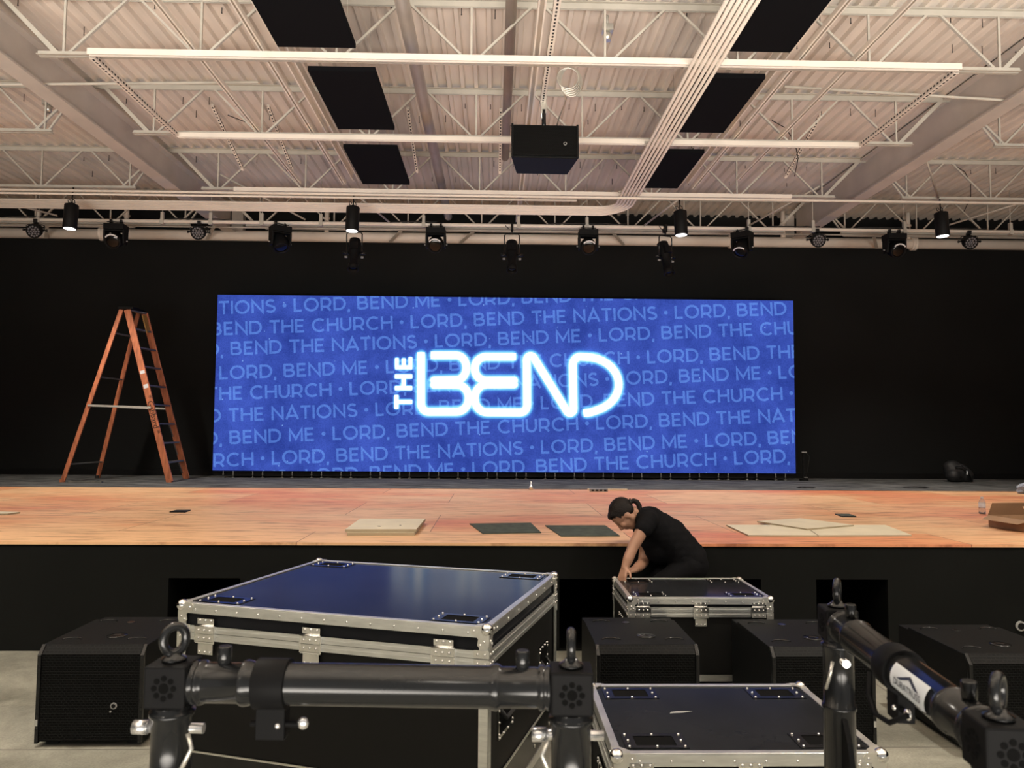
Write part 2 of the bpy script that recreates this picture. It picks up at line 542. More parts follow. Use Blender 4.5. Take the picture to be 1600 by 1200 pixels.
def ibeam(name, xc_, z0, z1, w, y0, y1):
    b = MB(); t = .022
    b.bb(xc_ - w / 2, xc_ + w / 2, y0, y1, z0, z0 + t)
    b.bb(xc_ - w / 2, xc_ + w / 2, y0, y1, z1 - t, z1)
    b.bb(xc_ - .010, xc_ + .010, y0, y1, z0 + t, z1 - t)
    o = struct(b.build(name, GIRD))
    c = MB(); c.bb(xc_ - .10, xc_ + .10, 13.36, 13.50, 4.935, ZD)
    c.build('column', GIRD, o)
    return o


ibeam('beam_left', -4.52, 4.90, 5.30, .19, YB, 12.99)
ibeam('beam_right', 5.21, 4.90, 5.40, .19, YB, 12.99)

# stage platform
st = bpy.data.objects.new('stage_platform', None); COL.objects.link(st); struct(st)
OPEN = [(-2.30, -1.795), (-1.375, -.87), (-.45, .055), (.477, .990), (1.419, 1.936), (2.336, 2.860)]
OZ = .507
b = MB()
b.bb(X0, X1, YS, YS + .02, OZ, HS - .02)
b.bb(X0, X1, YS, YS + .02, 0, .012)
xs = [X0] + [v for p in OPEN for v in p] + [X1]
for i in range(0, len(xs), 2):
    b.bb(xs[i], xs[i + 1], YS, YS + .02, .012, OZ)
b.build('fascia', FASCIA, st)
b = MB()
for x0, x1 in OPEN:       # boxed recesses behind the openings
    t = .015
    b.bb(x0 - t, x0, YS + .021, YS + .95, .002, OZ + t); b.bb(x1, x1 + t, YS + .021, YS + .95, .002, OZ + t)
    b.bb(x0, x1, YS + .021, YS + .95, OZ, OZ + t); b.bb(x0 - t, x1 + t, YS + .95, YS + .97, .002, OZ + t)
    b.bb(x0, x1, YS + .021, YS + .95, .002, .006)
b.build('recess_lining', VOID, st)
MB().bb(X0, X1, YS - .012, 10.62, HS - .02, HS).build('plywood_deck', PLY, st)
MB().bb(X0, X1, 10.62, 13.338, HS - .02, HS + .004).build('carpet_floor', CARPET, st)
b = MB(); b.cyl((3.824, YS - .012, .178), (3.824, YS + .01, .178), .036, 20); b.cyl((3.824, YS - .016, .178), (3.824, YS - .01, .178), .024, 16, mi=1)
tag(b.build('wall_connector', [GREYP, BLACKP]), 'round grey cable connector set low in the black stage front', 'connector')

# ================================================================== ROOF STEEL
JY = [4.7, 6.70, 8.5, 10.5, 12.4]
JW = ['open-web roof joist nearest the viewer, above the top of the black panels',
      'second white open-web roof joist, carrying the upper long rail',
      'third white open-web roof joist, running behind the hanging loudspeaker',
      'fourth white open-web roof joist, over the row of cylinder lights',
      'open-web roof joist closest to the black back wall']


def joist(y, label):
    t = thing('roof_joist', label, 'roof joist', (0, y, 0), group='open-web steel roof joists')
    zt, zb = 5.39, 4.845
    for i, (xa, xb) in enumerate(((-12.9, -4.63), (-4.41, 5.10), (5.32, 13.4))):
        pass
    b = MB()
    for s in (-1, 1):
        b.bb(-12.9, 13.4, s * .008, s * .045, zt + .022, zt + .028)
        b.bb(-12.9, 13.4, s * .008, s * .014, zt - .030, zt + .022)
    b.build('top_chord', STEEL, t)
    for xa, xb in ((-12.9, -4.95), (-4.05, 4.75), (5.7, 13.4)):
        b = MB()
        for s in (-1, 1):
            b.bb(xa, xb, s * .008, s * .040, zb, zb + .006)
            b.bb(xa, xb, s * .008, s * .014, zb + .006, zb + .040)
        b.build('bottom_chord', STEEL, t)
    b = MB()
    k0 = -.23
    for k in range(-11, 12):
        x = k0 + 1.2 * k
        if x < -12.5 or x > 13.0: continue
        near = min(abs(x + 4.52), abs(x - 5.21))
        if near < .5: continue
        b.bar((x, 0, zb + .02), (x, 0, zt), .019, .019)
        for s in (-1, 1):
            xe = x + s * .56
            for g in (-4.52, 5.21):
                if (x - g) * (xe - g) < 0: xe = g + math.copysign(.12, x - g)
            b.bar((x + s * .04, 0, zb + .02), (xe, 0, zt), .026, .020)
    for g in (-4.52, 5.21):
        for s in (-1, 1):
            b.bar((g + s * .13, 0, zt - .02), (g + s * .62, 0, zb + .02), .024, .024)
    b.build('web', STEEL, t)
    return t


for y, l in zip(JY, JW): joist(y, l)


def rod(name, label, cat, pts, r, m=PIPE, group=None, seg=12):
    return tag(MB().tube(pts, r, seg).build(name, m), label, cat, group)


def channel(name, label, cat, p0, p1, w=.042, group=None, slots=False, m=PIPE):
    b = MB(); p0, p1 = V(p0), V(p1)
    d = (p1 - p0).normalized(); side = V((0, 0, 1)).cross(d)
    if side.length < .1: side = V((1, 0, 0))
    side.normalize(); n = d.cross(side).normalized()
    if n.z < 0: n = -n
    h = w / 2; t = .004
    b.bar(p0 + n * h, p1 + n * h, w, t, up=n)
    b.bar(p0 + side * h, p1 + side * h, t, w, up=n); b.bar(p0 - side * h, p1 - side * h, t, w, up=n)
    if slots:
        b.bar(p0 - n * h, p1 - n * h, w, t, up=n)
        L = (p1 - p0).length; s = .03
        while s < L - .03:
            q = p0 + d * s
            b.bar(q - n * (h + .0025) - d * .014, q - n * (h + .0025) + d * .014, .016, .002, mi=1, up=n)
            b.bar(q + side * (h + .0025) - d * .014, q + side * (h + .0025) + d * .014, .002, .016, mi=1, up=n)
            b.bar(q - side * (h + .0025) - d * .014, q - side * (h + .0025) + d * .014, .002, .016, mi=1, up=n)
            s += .055
    else:
        b.bar(p0 - n * h + side * (h - .006), p1 - n * h + side * (h - .006), .012, t, up=n)
        b.bar(p0 - n * h - side * (h - .006), p1 - n * h - side * (h - .006), .012, t, up=n)
    return tag(b.build(name, [m, CABLE]), label, cat, group)


G = 'long strut rails under the joists'
ZR = 4.815
channel('strut_rail', 'long white strut rail crossing above the hanging loudspeaker', 'rail', (-3.54, 6.56, ZR), (4.12, 6.56, ZR), .05, G)
channel('strut_rail', 'long white strut rail passing behind the hanging loudspeaker', 'rail', (-3.54, 8.44, ZR), (4.12, 8.44, ZR), .05, G)
channel('strut_rail', 'long white strut rail just above the cylinder lights', 'rail', (-3.56, 10.36, ZR), (4.08, 10.36, ZR), .05, G)
G = 'slotted end struts'
channel('slotted_strut', 'dotted slotted strut beside the grey girder on the ladder side', 'strut', (-3.54, 6.62, ZR), (-3.54, 8.40, ZR), .045, G, True)
channel('slotted_strut', 'dotted slotted strut beside the grey girder on the backpack side', 'strut', (4.12, 6.62, ZR), (4.12, 8.40, ZR), .045, G, True)
G = 'short slotted hangers between the joists'
wd = ['nearest the ladder-side girder', 'second from the ladder-side girder', 'beside the third black panel', 'between the round duct and the loudspeaker', 'beside the bundle of conduits', 'beyond the conduit bundle', 'nearest the backpack-side girder']
for (x, w_) in zip((-3.38, -2.72, -1.06, .05, 2.05, 2.52, 3.92), wd):
    channel('slotted_hanger', 'short dotted slotted hanger sloping under the roof deck, ' + w_, 'strut', (x, 9.0, 5.405), (x, 10.15, 5.02), .03, G, True)
G = 'thin strut channels running towards the stage'
for x, z, y0, y1, l in ((-2.66, 4.90, YB + 1, 10.3, 'thin white strut running towards the stage, farthest out on the ladder side'),
                        (-2.06, 4.90, YB + 1, 10.3, 'thin white strut running towards the stage, beside the first black panel column'),
                        (2.70, 4.90, YB + 1, 10.3, 'thin white strut running towards the stage, beside the black panels over the conduits'),
                        (3.20, 4.90, YB + 1, 9.9, 'thin white strut running towards the stage, farthest out on the backpack side'),
                        (.35, 4.92, YB + 1, 12.1, 'white strut running towards the stage directly over the hanging loudspeaker')):
    channel('strut_channel', l, 'strut', (x, y0, z), (x, y1, z), .042 if x != .35 else .06, G)
channel('panel_strut', 'wide pale strut along the outer edge of the ladder-side black panels', 'strut', (-1.90, YB + 1, 4.98), (-1.90, 10.3, 4.98), .09, 'wide struts beside the black panels')
channel('panel_strut', 'wide pale strut along the edge of the black panels beyond the conduits', 'strut', (2.57, YB + 1, 4.98), (2.57, 10.3, 4.98), .09, 'wide struts beside the black panels')

rod('duct_pipe', 'round grey metal duct running towards the stage between black panels and loudspeaker', 'pipe', [(-.77, YB + .5, 5.02), (-.77, 12.3, 5.02)], .062, DUCT, seg=20)
rod('roof_pipe', 'thick pale pipe just left of the loudspeaker hanger', 'pipe', [(.12, YB + .5, 5.25), (.12, 10.2, 5.25)], .05, STEEL)

# bundle of conduits: along the hall, then bending to run across towards the ladder side
for i in range(6):
    x = 1.70 + i * .047; yb = 10.80 + i * .035; r = .22 + i * .035
    pts = [(x, YB + .5, 4.765), (x, yb - r, 4.765)]
    pts += [(x - r + r * math.cos(a), yb - r + r * math.sin(a), 4.765 - .012 * i * (a / (PI / 2))) for a in [PI / 2 * k / 8 for k in range(1, 9)]]
    pts += [(-12.8, yb, 4.765 - .012 * i)]
    nm = ['innermost', 'second', 'third', 'fourth', 'fifth', 'outermost'][i]
    rod('conduit', 'cream electrical conduit with a wide bend above the stage, %s of the bundle' % nm, 'conduit', pts, .0165, PIPE, 'bundle of six bent conduits', 8)
for y, l in ((6.62, 'by the upper long rail'), (8.42, 'by the rail behind the loudspeaker'), (10.2, 'just before the bend')):
    tag(MB().bb(1.66, 1.97, y - .02, y + .02, 4.79, 4.815).build('conduit_clamp', STEEL), 'flat white strap holding the six conduits, ' + l, 'clamp', 'straps on the conduit bundle')
rod('cross_pipe', 'thin cream pipe running across just under the strut rail over the cylinder lights', 'pipe', [(-12.8, 10.22, 4.725), (13.3, 10.22, 4.725)], .017)
rod('cross_pipe', 'second thin cream pipe across the hall, ending above the woman', 'pipe', [(-12.8, 10.27, 4.695), (1.1, 10.27, 4.695)], .015)
rod('bridging_rod', 'thin white bridging rod passing under the ladder-side girder', 'rod', [(-12.8, 7.45, 4.885), (-6, 7.45, 4.885), (-2.4, 7.6, 5.05)], .014, STEEL, 'bridging rods')
rod('bridging_rod', 'thin white bridging rod passing under the backpack-side girder', 'rod', [(2.9, 7.5, 5.05), (6.5, 7.5, 4.885), (13.3, 7.5, 4.885)], .014, STEEL, 'bridging rods')
for xa, xb, l in ((-12.8, -6.1, 'on the ladder side'), (-3.9, 4.2, 'behind the middle stage lights'), (6.0, 13.3, 'on the backpack side')):
    rod('wall_pipe', 'dull grey pipe along the top of the back wall ' + l, 'pipe', [(xa, 12.95, 4.985), (xb, 12.95, 4.985)], .045, DUCT, 'grey pipes at the back wall', 16)

# fat cream main pipe in front of the back wall
t = thing('main_pipe', 'fat cream pipe running the full width above the black wall', 'pipe', (0, 13.10, 4.865))
MB().tube([(X0 + .1, 0, 0), (X1 - .1, 0, 0)], .088, 24).build('pipe_run', PIPE, t)
for x in (-3.83, -6.7, 4.1, 7.3):
    MB().lathe([(.09, -.05), (.115, -.045), (.115, -.012), (.10, 0), (.115, .012), (.115, .045), (.09, .05)], (x, 0, 0), 24, rot=Euler((0, R(90), 0)).to_matrix()).build('coupling', PIPE, t)
for x in (-6.3, -2.9, 5.0, 7.2):
    MB().tube([(x, -.02, .08), (x, -.02, .54)], .04, 12).lathe([(.055, .20), (.055, .24)], (x, -.02, 0), 12).lathe([(.055, .30), (.055, .33)], (x, -.02, 0), 12).build('riser', PIPE, t)
for x in (-7.6, -4.9, -1.8, -.6, 2.2, 6.6):
    b = MB(); b.bar((x, -.1, -.10), (x + (.28 if x < 0 else -.28), -.55, .02), .05, .02); b.build('bracket', STEEL, t)

# light bar with hangers
t = thing('light_bar', 'slim white pipe that carries the row of black stage lights', 'lighting bar', (0, 11.6, 4.695))
MB().tube([(-12.8, 0, 0), (13.3, 0, 0)], .027, 14).build('pipe_run', PIPE, t)
for x in (-6.9, -5.05, -4.32, -3.55, -2.66, -1.1, .35, 1.4, 2.9, 3.9, 4.9, 6.33, 8.0):
    b = MB(); b.cyl((x, 0, .03), (x, 0, .66), .006, 6)
    b.bb(x - .022, x + .022, -.024, .024, .03, .14); b.bb(x - .028, x + .028, -.034, .034, -.045, .03)
    b.build('hanger', STEEL, t)
for xa, xb in ((-7.4, -6.6), (-5.0, -4.0), (-1.6, -.9), (.8, 2.0), (4.2, 5.0), (5.6, 6.4), (7.0, 7.6)):
    n = 8; b = MB()
    b.tube([(xa + (xb - xa) * k / n, -.01 + .008 * math.sin(k * 2.1), .033 + .012 * abs(math.sin(k * 1.3))) for k in range(n + 1)], .009, 6)
    b.build('taped_cable', CABLE, t)
rod('cross_brace', 'thin white brace across behind the stage lights', 'rod', [(-12.8, 12.3, 4.80), (13.3, 12.3, 4.80)], .012, STEEL)

# diagonal sway braces
G = 'diagonal sway braces'
for p0, p1, l in (((-3.95, 10.9, 5.2), (-2.9, 11.6, 4.75), 'beside the third moving head from the ladder side'),
                  ((-2.0, 10.35, 4.84), (-1.62, 11.58, 4.72), 'behind the second cylinder light'),
                  ((2.62, 10.35, 4.84), (2.28, 11.58, 4.72), 'behind the third cylinder light'),
                  ((4.6, 10.5, 5.05), (3.9, 11.58, 4.74), 'above the moving head beside the screen edge'),
                  ((5.31, 9.3, 5.2), (6.2, 10.46, 4.86), 'beyond the backpack-side girder'),
                  ((-7.9, 10.3, 4.9), (-6.6, 11.55, 4.75), 'above the outermost par light by the ladder'),
                  ((8.0, 10.4, 5.0), (6.9, 11.58, 4.75), 'above the outermost par light over the backpack')):
    rod('sway_brace', 'slanted thin white brace ' + l, 'brace', [p0, p1], .014, STEEL, G, 8)

# sprinkler heads / deck boxes
def sprinkler(x, y, label):
    t = thing('sprinkler_head', label, 'sprinkler', (x, y, ZD), group='fittings on the roof deck')
    MB().cyl((0, 0, 0), (0, 0, -.10), .012, 8).build('stem', STEEL, t)
    b = MB(); b.bb(-.05, .05, -.05, .05, -.16, -.10); b.lathe([(.035, -.24), (.04, -.18), (.02, -.16)], (0, 0, 0), 12); b.build('body', GALV, t)


sprinkler(-5.15, 8.75, 'grey sensor fitting under the deck outside the ladder-side girder')
sprinkler(3.35, 6.1, 'small fitting under the deck near the backpack-side girder')
sprinkler(1.02, 6.9, 'grey ceiling fitting beside the loudspeaker hanger')
b = MB(); random.seed(3)
for k in range(7):
    b.tube([(2.75 + random.uniform(-.06, .06), 9.2 + random.uniform(-.1, .1), 5.42 - .045 * j) for j in range(5)], .005, 5)
tag(b.build('wire_tangle', CABLE), 'tangle of loose dark wires under the deck beyond the conduits', 'wires')
G = 'hanging black drop cables'
for x, y, l in ((-3.3, 9.3, 'curving from the joist near the ladder-side girder'), (3.4, 9.2, 'curving from the joist near the backpack-side girder'), (6.6, 10.7, 'drooping to the moving head over the backpack'), (.0, 9.3, 'curving down left of the loudspeaker')):
    rod('drop_cable', 'thin black cable ' + l, 'cable', [(x, y, 5.408), (x + .2, y + .1, 5.36), (x + .38, y + .25, 5.24), (x + .5, y + .45, 5.1), (x + .55, y + .7, 4.95)], .006, CABLE, G, 6)

# black acoustic panels under the joists
PN = [(-1.86, -1.20, 5.22, 6.38, 'ladder-side column, nearest the viewer'), (-1.71, -1.10, 6.80, 8.16, 'ladder-side column, middle one'), (-1.76, -1.14, 8.70, 10.02, 'ladder-side column, nearest the screen'),
      (1.98, 2.50, 5.15, 6.32, 'conduit-side column, nearest the viewer'), (1.84, 2.46, 6.80, 8.10, 'conduit-side column, middle one'), (1.79, 2.42, 8.70, 10.02, 'conduit-side column, nearest the screen')]
for xa, xb, ya, yb_, l in PN:
    xm, ym = (xa + xb) / 2, (ya + yb_) / 2
    t = thing('acoustic_panel', 'black rectangular acoustic panel hung flat under the roof, ' + l, 'acoustic panel', (xm, ym, 4.80), group='black acoustic panels')
    MB().bb(-(xb - xa) / 2, (xb - xa) / 2, -(yb_ - ya) / 2, (yb_ - ya) / 2, 0, .045).build('panel', PANEL, t, bevel=.004)
    for sx in (-1, 1):
        for sy in (-1, 1):
            px_, py_ = sx * ((xb - xa) / 2 - .06), sy * ((yb_ - ya) / 2 - .08)
            MB().cyl((px_, py_, .045), (px_, py_, .60), .0018, 5).cyl((px_, py_, .045), (px_, py_, .055), .010, 8).build('hanging_wire', GALV, t)

# hanging loudspeaker
t = thing('hanging_loudspeaker', 'black two-way loudspeaker hung lying down from the roof strut', 'loudspeaker', (.483, 7.5, 4.44), (R(-6), 0, R(1)))
f = Matrix(((1, 0, 0, 0), (0, 0, 1, 0), (0, 1, 0, 0), (0, 0, 0, 1)))
b = MB(); b.prism([(-.335, -.02), (.335, -.02), (.265, .36), (-.265, .36)], .35, Matrix.Translation((0, 0, -.175))); b.build('cabinet', BLACKW, t, bevel=.008)
b = MB(); b.bb(-.315, .315, -.036, -.0205, -.155, .155); b.build('grille', GRILLE, t, bevel=.004)
MB().bb(-.335, -.315, -.04, -.0205, -.175, .175).bb(.315, .335, -.04, -.0205, -.175, .175).build('end_cap', BLACKP, t)
b = MB(); b.cyl((.20, -.0365, -.03), (.20, -.040, -.03), .017, 18); b.cyl((.20, -.040, -.03), (.20, -.0415, -.03), .011, 14, mi=1); b.build('badge', [GREYP, BLACKP], t)
b = MB(); b.cyl((0, .1, .176), (0, .1, .40), .022, 12); b.bb(-.07, .07, .04, .16, .176, .19); b.cyl((.05, .1, .19), (.05, .1, .215), .016, 10); b.build('mount_bracket', BLACKM, t)
b = MB(); b.bb(-.03, .03, .085, .115, .36, .60); b.cyl((-.02, .1, .3), (-.02, .1, .52), .012, 8); b.build('swivel', GALV, t)
channel('speaker_hanger', 'dotted slotted strut carrying the hanging loudspeaker', 'strut', (.47, 5.3, 4.93), (.47, 7.75, 4.93), .05, None, True)
b = MB()
for k in range(5):
    b.tube([(.66 + .10 * math.cos(2 * PI * j / 16) + .01 * k, 6.95 + .02 * k, 4.84 + (.10 + .01 * k) * math.sin(2 * PI * j / 16)) for j in range(16)], .006, 6, closed=True)
b.tube([(.60, 6.97, 4.76), (.66, 7.1, 4.70), (.62, 7.4, 4.66), (.60, 7.62, 4.62)], .006, 6)
tag(b.build('coiled_cable', GALV), 'coil of pale speaker cable hooked beside the loudspeaker hanger', 'cable')

# ================================================================== LIGHTS
def pendant(x, y, z, label, group='black cylinder lights', hang=.20):
    t = thing('cylinder_light', label, 'cylinder light', (x, y, z), (R(-2), R(1.5 if x < 0 else -2), 0), group)
    MB().lathe([(.072, 0), (.087, 0), (.090, .005), (.090, .325), (.084, .335)], (0, 0, 0), 32).build('housing', BLACKP, t)
    MB().lathe([(.075, -.001), (.075, .004)], (0, 0, -.0015), 32).build('lit_lens', LAMP, t)
    b = MB(); b.cyl((0, 0, .335), (0, 0, .335 + hang), .009, 8); b.cyl((0, 0, .335), (0, 0, .36), .03, 12)
    b.tube([(.0, .0, .42), (.03, .0, .40), (.035, .01, .37), (.02, .02, .34)], .006, 6); b.tube([(-.02, 0, .345), (-.05, 0, .37), (-.06, 0, .40), (-.03, 0, .41), (-.02, 0, .38)], .006, 6)
    b.build('stem', BLACKP, t)
    ld = bpy.data.lights.new('lamp', 'SPOT'); ld.energy = PENDANT_W; ld.color = PENDANT_COL
    ld.spot_size = R(125); ld.spot_blend = .7; ld.shadow_soft_size = .08
    l = bpy.data.objects.new('lamp', ld); COL.objects.link(l); l.parent = t; l.location = (0, 0, -.03)
    return t


for x, z, l in ((-5.80, 4.27, 'black cylinder light with a bright lens, above the ladder'), (-1.955, 4.26, 'black cylinder light with a bright lens, at the lower corner of the third black panel'),
                (2.55, 4.26, 'black cylinder light with a bright lens, above the bending woman'), (6.25, 4.315, 'black cylinder light with a bright lens, above the backpack')):
    pendant(x, 10.36 if abs(x) < 5 else 10.46, z, l, hang=(4.788 if abs(x) < 5 else 4.848) - z - .335)
for yy, nm in ((3.6, 'over the road cases'), (-2.4, 'over the rear of the hall')):  # unseen rows of pendants, added to help brighten the ceiling
    for x, nn in ((-5.8, 'outermost on the ladder side'), (-2.25, 'second from the ladder side'), (2.90, 'second from the backpack side'), (6.25, 'outermost on the backpack side')):
        pendant(x, yy, 4.30, 'added black cylinder light ' + nm + ', ' + nn, 'added cylinder lights out of view', .785)


def par(x, label, tilt, yaw):
    t = thing('par_can', label, 'stage light', (x, 11.56, 4.67), (0, 0, R(yaw)), 'small round led stage lights')
    b = MB(); b.bb(-.03, .03, -.035, .06, -.045, .03); b.cyl((0, 0, -.05), (0, 0, -.09), .012, 8); b.build('clamp', BLACKM, t)
    b = MB(); b.tube([(-.155, 0, -.19), (-.155, 0, -.09), (-.12, 0, -.075), (.12, 0, -.075), (.155, 0, -.09), (.155, 0, -.19)], .010, 6)
    b.cyl((-.20, 0, -.18), (-.13, 0, -.18), .015, 10); b.cyl((.13, 0, -.18), (.20, 0, -.18), .015, 10); b.cyl((-.21, 0, -.18), (-.19, 0, -.18), .024, 10); b.cyl((.19, 0, -.18), (.21, 0, -.18), .024, 10)
    b.build('yoke', BLACKM, t)
    rot = Euler((R(90 + tilt), 0, 0)).to_matrix()      # +z of the can becomes its front
    c = V((0, 0, -.185))
    b = MB(); b.lathe([(.07, -.12), (.10, -.11), (.125, -.04), (.132, .06), (.132, .085), (.122, .085), (.120, .06)], c, 28, rot=rot); b.build('can', BLACKP, t)
    b = MB(); pts = [(0, 0)] + [(.045 * math.cos(k * PI / 3), .045 * math.sin(k * PI / 3)) for k in range(6)] + [(.09 * math.cos(k * PI / 6), .09 * math.sin(k * PI / 6)) for k in range(12)]
    b.lathe([(.119, .058), (.119, .066)], c, 28, rot=rot)
    for u, v in pts:
        b.lathe([(.016, .066), (.019, .080), (.012, .080), (.006, .070)], c + rot @ V((u, v, 0)), 10, mi=1, rot=rot)
    b.build('lens_cluster', [BLACKP, LED], t)
    return t


for x, l, tl, yw in ((-6.92, 'round multi-lens stage light at the ladder end of the bar', 28, 8), (-4.48, 'round multi-lens stage light under the ladder-side girder', 22, 5),
                     (4.95, 'round multi-lens stage light under the backpack-side girder', 24, -3), (7.32, 'round multi-lens stage light at the backpack end of the bar', 28, -5)):
    par(x, l, tl, yw).scale = (.80, .80, .80)


def moving(x, label, tilt, yaw, ring=True):
    t = thing('moving_head_light', label, 'moving head light', (x, 11.56, 4.67), (0, 0, R(yaw)), 'black moving head stage lights')
    b = MB()
    for s in (-1, 1): b.bb(s * .09 - .02, s * .09 + .02, -.03, .05, -.06, .035)
    b.cyl((-.14, -.05, -.02), (.14, -.05, -.02), .008, 6); b.build('clamp', BLACKM, t)
    MB().bb(-.175, .175, -.13, .13, -.165, -.06).bb(-.10, .10, -.134, -.129, -.14, -.085).build('base', BLACKP, t, bevel=.012)
    b = MB()
    for s in (-1, 1):
        b.prism([(-.07, -.42), (.07, -.42), (.10, -.30), (.10, -.165), (-.10, -.165), (-.10, -.30)], .035 * s, Matrix(((0, 0, 1, s * .150), (1, 0, 0, 0), (0, 1, 0, 0), (0, 0, 0, 1))))
    b.bb(-.185, .185, -.09, .09, -.19, -.165); b.build('yoke', BLACKP, t, bevel=.008)
    rot = Euler((R(90 + tilt), 0, 0)).to_matrix(); c = V((0, 0, -.34))
    b = MB(); b.lathe([(.06, -.16), (.105, -.14), (.138, -.06), (.143, .06), (.143, .15), (.135, .165), (.122, .165), (.120, .14)], c, 32, rot=rot); b.build('head', BLACKP, t)
    b = MB(); b.lathe([(.119, .138), (.100, .146), (.05, .152), (.002, .153)], c, 28, rot=rot); b.build('lens', GLASS, t)
    if ring:  # pale arc painted as light reflecting along the upper lens edge
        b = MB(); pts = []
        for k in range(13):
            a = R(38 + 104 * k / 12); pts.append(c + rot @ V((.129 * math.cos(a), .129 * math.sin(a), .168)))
        b.tube(pts, .014, 6); b.build('rim_glint', GLINT, t, label='painted bright glint along the top of the lens')
    b = MB()
    for s in (-1, 1): b.cyl((s * .186, 0, -.36), (s * .215, 0, -.36), .012, 8)
    b.build('tilt_lock', GREYP, t)
    return t


for x, l, tl, yw, rg in ((-5.72, 'black moving head light just right of the cylinder light over the ladder', 25, 4, True), (-3.26, 'black moving head light turned away, beside the pipe coupling', 60, 35, False),
                     (-.907, 'black moving head light with amber lens, first left of the centre spotlight', 28, -2, True), (1.413, 'black moving head light, first right of the centre spotlight', 28, 0, True),
                     (3.784, 'black moving head light turned sideways near the screen edge', 50, -40, True), (6.147, 'black moving head light left of the cylinder light over the backpack', 24, 2, True)):
    moving(x, l, tl, yw, rg).scale = (.82, .82, .82)


def ellipsoidal(x, label, tilt, yaw):
    t = thing('profile_spotlight', label, 'spotlight', (x, 11.56, 4.67), (0, 0, R(yaw)), 'long black profile spotlights')
    b = MB(); b.bb(-.02, .02, -.03, .05, -.06, .06); b.cyl((0, 0, -.05), (0, 0, -.12), .014, 8)
    b.tube([(-.05, .0, -.03), (-.09, .0, .0), (-.10, .02, .03)], .006, 6); b.build('clamp', BLACKM, t)
    b = MB(); b.tube([(-.115, 0, -.46), (-.115, 0, -.14), (-.09, 0, -.115), (.09, 0, -.115), (.115, 0, -.14), (.115, 0, -.46)], .010, 6)
    b.cyl((-.17, 0, -.44), (-.08, 0, -.44), .018, 10); b.cyl((.08, 0, -.44), (.17, 0, -.44), .018, 10); b.build('yoke', BLACKM, t)
    rot = Euler((R(tilt), 0, 0)).to_matrix(); c = V((0, 0, -.44))
    b = MB(); b.lathe([(.055, .26), (.085, .24), (.092, .10), (.088, .02), (.070, -.02), (.066, -.20), (.078, -.21), (.082, -.30), (.074, -.305), (.072, -.26)], c, 24, rot=rot)
    b.box(c + rot @ V((0, -.09, .08)), (.12, .05, .12), rot); b.build('barrel', BLACKP, t)
    MB().lathe([(.071, -.262), (.04, -.275), (.002, -.28)], c, 20, rot=rot).build('lens', GLASS, t)
    b = MB()
    for s in (-1, 1): b.cyl(c + V((s * .10, -.01, -.06)), c + V((s * .14, -.01, -.06)), .016, 8)
    b.build('knob', GREYP, t)
    return t


ellipsoidal(-2.14, 'long black profile spotlight hanging under the second cylinder light', -24, 4)
ellipsoidal(.25, 'long black profile spotlight hanging at the centre over the screen', -26, 0)
ellipsoidal(2.60, 'long black profile spotlight hanging beside the third cylinder light', -20, 22)

# ================================================================== LED SCREEN
SX0, SX1, SZ0, SZ1, SY = -4.585, 5.010, .883, 3.775, 12.70
scr = thing('led_screen', 'wide blue led video wall with white neon logo standing on the stage', 'led screen', (0, SY, HS + .004))
OZ_ = -(HS + .004)
MB().bb(SX0 - .004, SX1 + .004, .012, .10, SZ0 + OZ_ - .004, SZ1 + OZ_ + .004).build('cabinet_frame', BLACKP, scr)


def lpt(u, v):   # logo drawing units -> screen plane
    fu, fv = u / 1600, v / 571
    x = -2.044 + (2.421 + 2.044) * fu + .020 * fv
    z = 3.058 + .041 * fu - 1.590 * fv
    return (x, z)


def rarc(cx, cy, rx, ry, a0, a1, n=14):
    return [(cx + rx * math.cos(R(a0 + (a1 - a0) * i / n)), cy + ry * math.sin(R(a0 + (a1 - a0) * i / n))) for i in range(n + 1)]


ST = [
    [(295, 78), (295, 385)] + rarc(340, 385, 45, 47, 180, 90, 6) + [(505, 432)] + rarc(505, 352, 72, 80, 90, -90) + [(372, 272)],
    [(352, 97), (505, 97)] + rarc(505, 170, 58, 73, -90, 90) + [(372, 246)],
    [(858, 105), (680, 105)] + rarc(680, 176, 68, 71, -90, -270) + [(845, 247)],
    [(845, 270), (685, 270)] + rarc(685, 353, 74, 83, -90, -270) + [(880, 437)] + rarc(880, 395, 42, 42, 90, 0, 6) + [(922, 135)] + rarc(945, 128, 24, 28, 180, 330, 6) + [(1155, 425)] + rarc(1176, 415, 22, 26, 150, 0, 6) + [(1195, 160)] + rarc(1240, 160, 45, 55, 180, 270, 6) + [(1275, 107)] + rarc(1275, 270, 194, 163, -80, 70) + [(1300, 437), (1256, 443)],
]
SEG = []
for pl in ST:
    q = [lpt(*p) for p in pl]
    SEG += [(a, c, .063) for a, c in zip(q, q[1:])]
TH = [((150, 332), (150, 414), 12), ((150, 373), (243, 373), 12), ((140, 222), (243, 222), 12), ((140, 291), (243, 291), 12), ((192, 222), (192, 291), 12), ((142, 168), (243, 168), 12), ((152, 168), (152, 112), 11), ((192, 168), (192, 114), 11), ((232, 168), (232, 108), 11)]
SEGT = [(lpt(*a), lpt(*c), w * .00279) for a, c, w in TH]


def dseg(px_, pz_, a, c):
    ax, az = a; dx, dz = c[0] - ax, c[1] - az
    l2 = dx * dx + dz * dz
    s = 0 if l2 == 0 else max(0, min(1, ((px_ - ax) * dx + (pz_ - az) * dz) / l2))
    return math.hypot(px_ - ax - s * dx, pz_ - az - s * dz)


# picture surface: a grid that carries how strongly the neon drawing glows at each point
def frange(a, c, n): return [a + (c - a) * i / n for i in range(n + 1)]


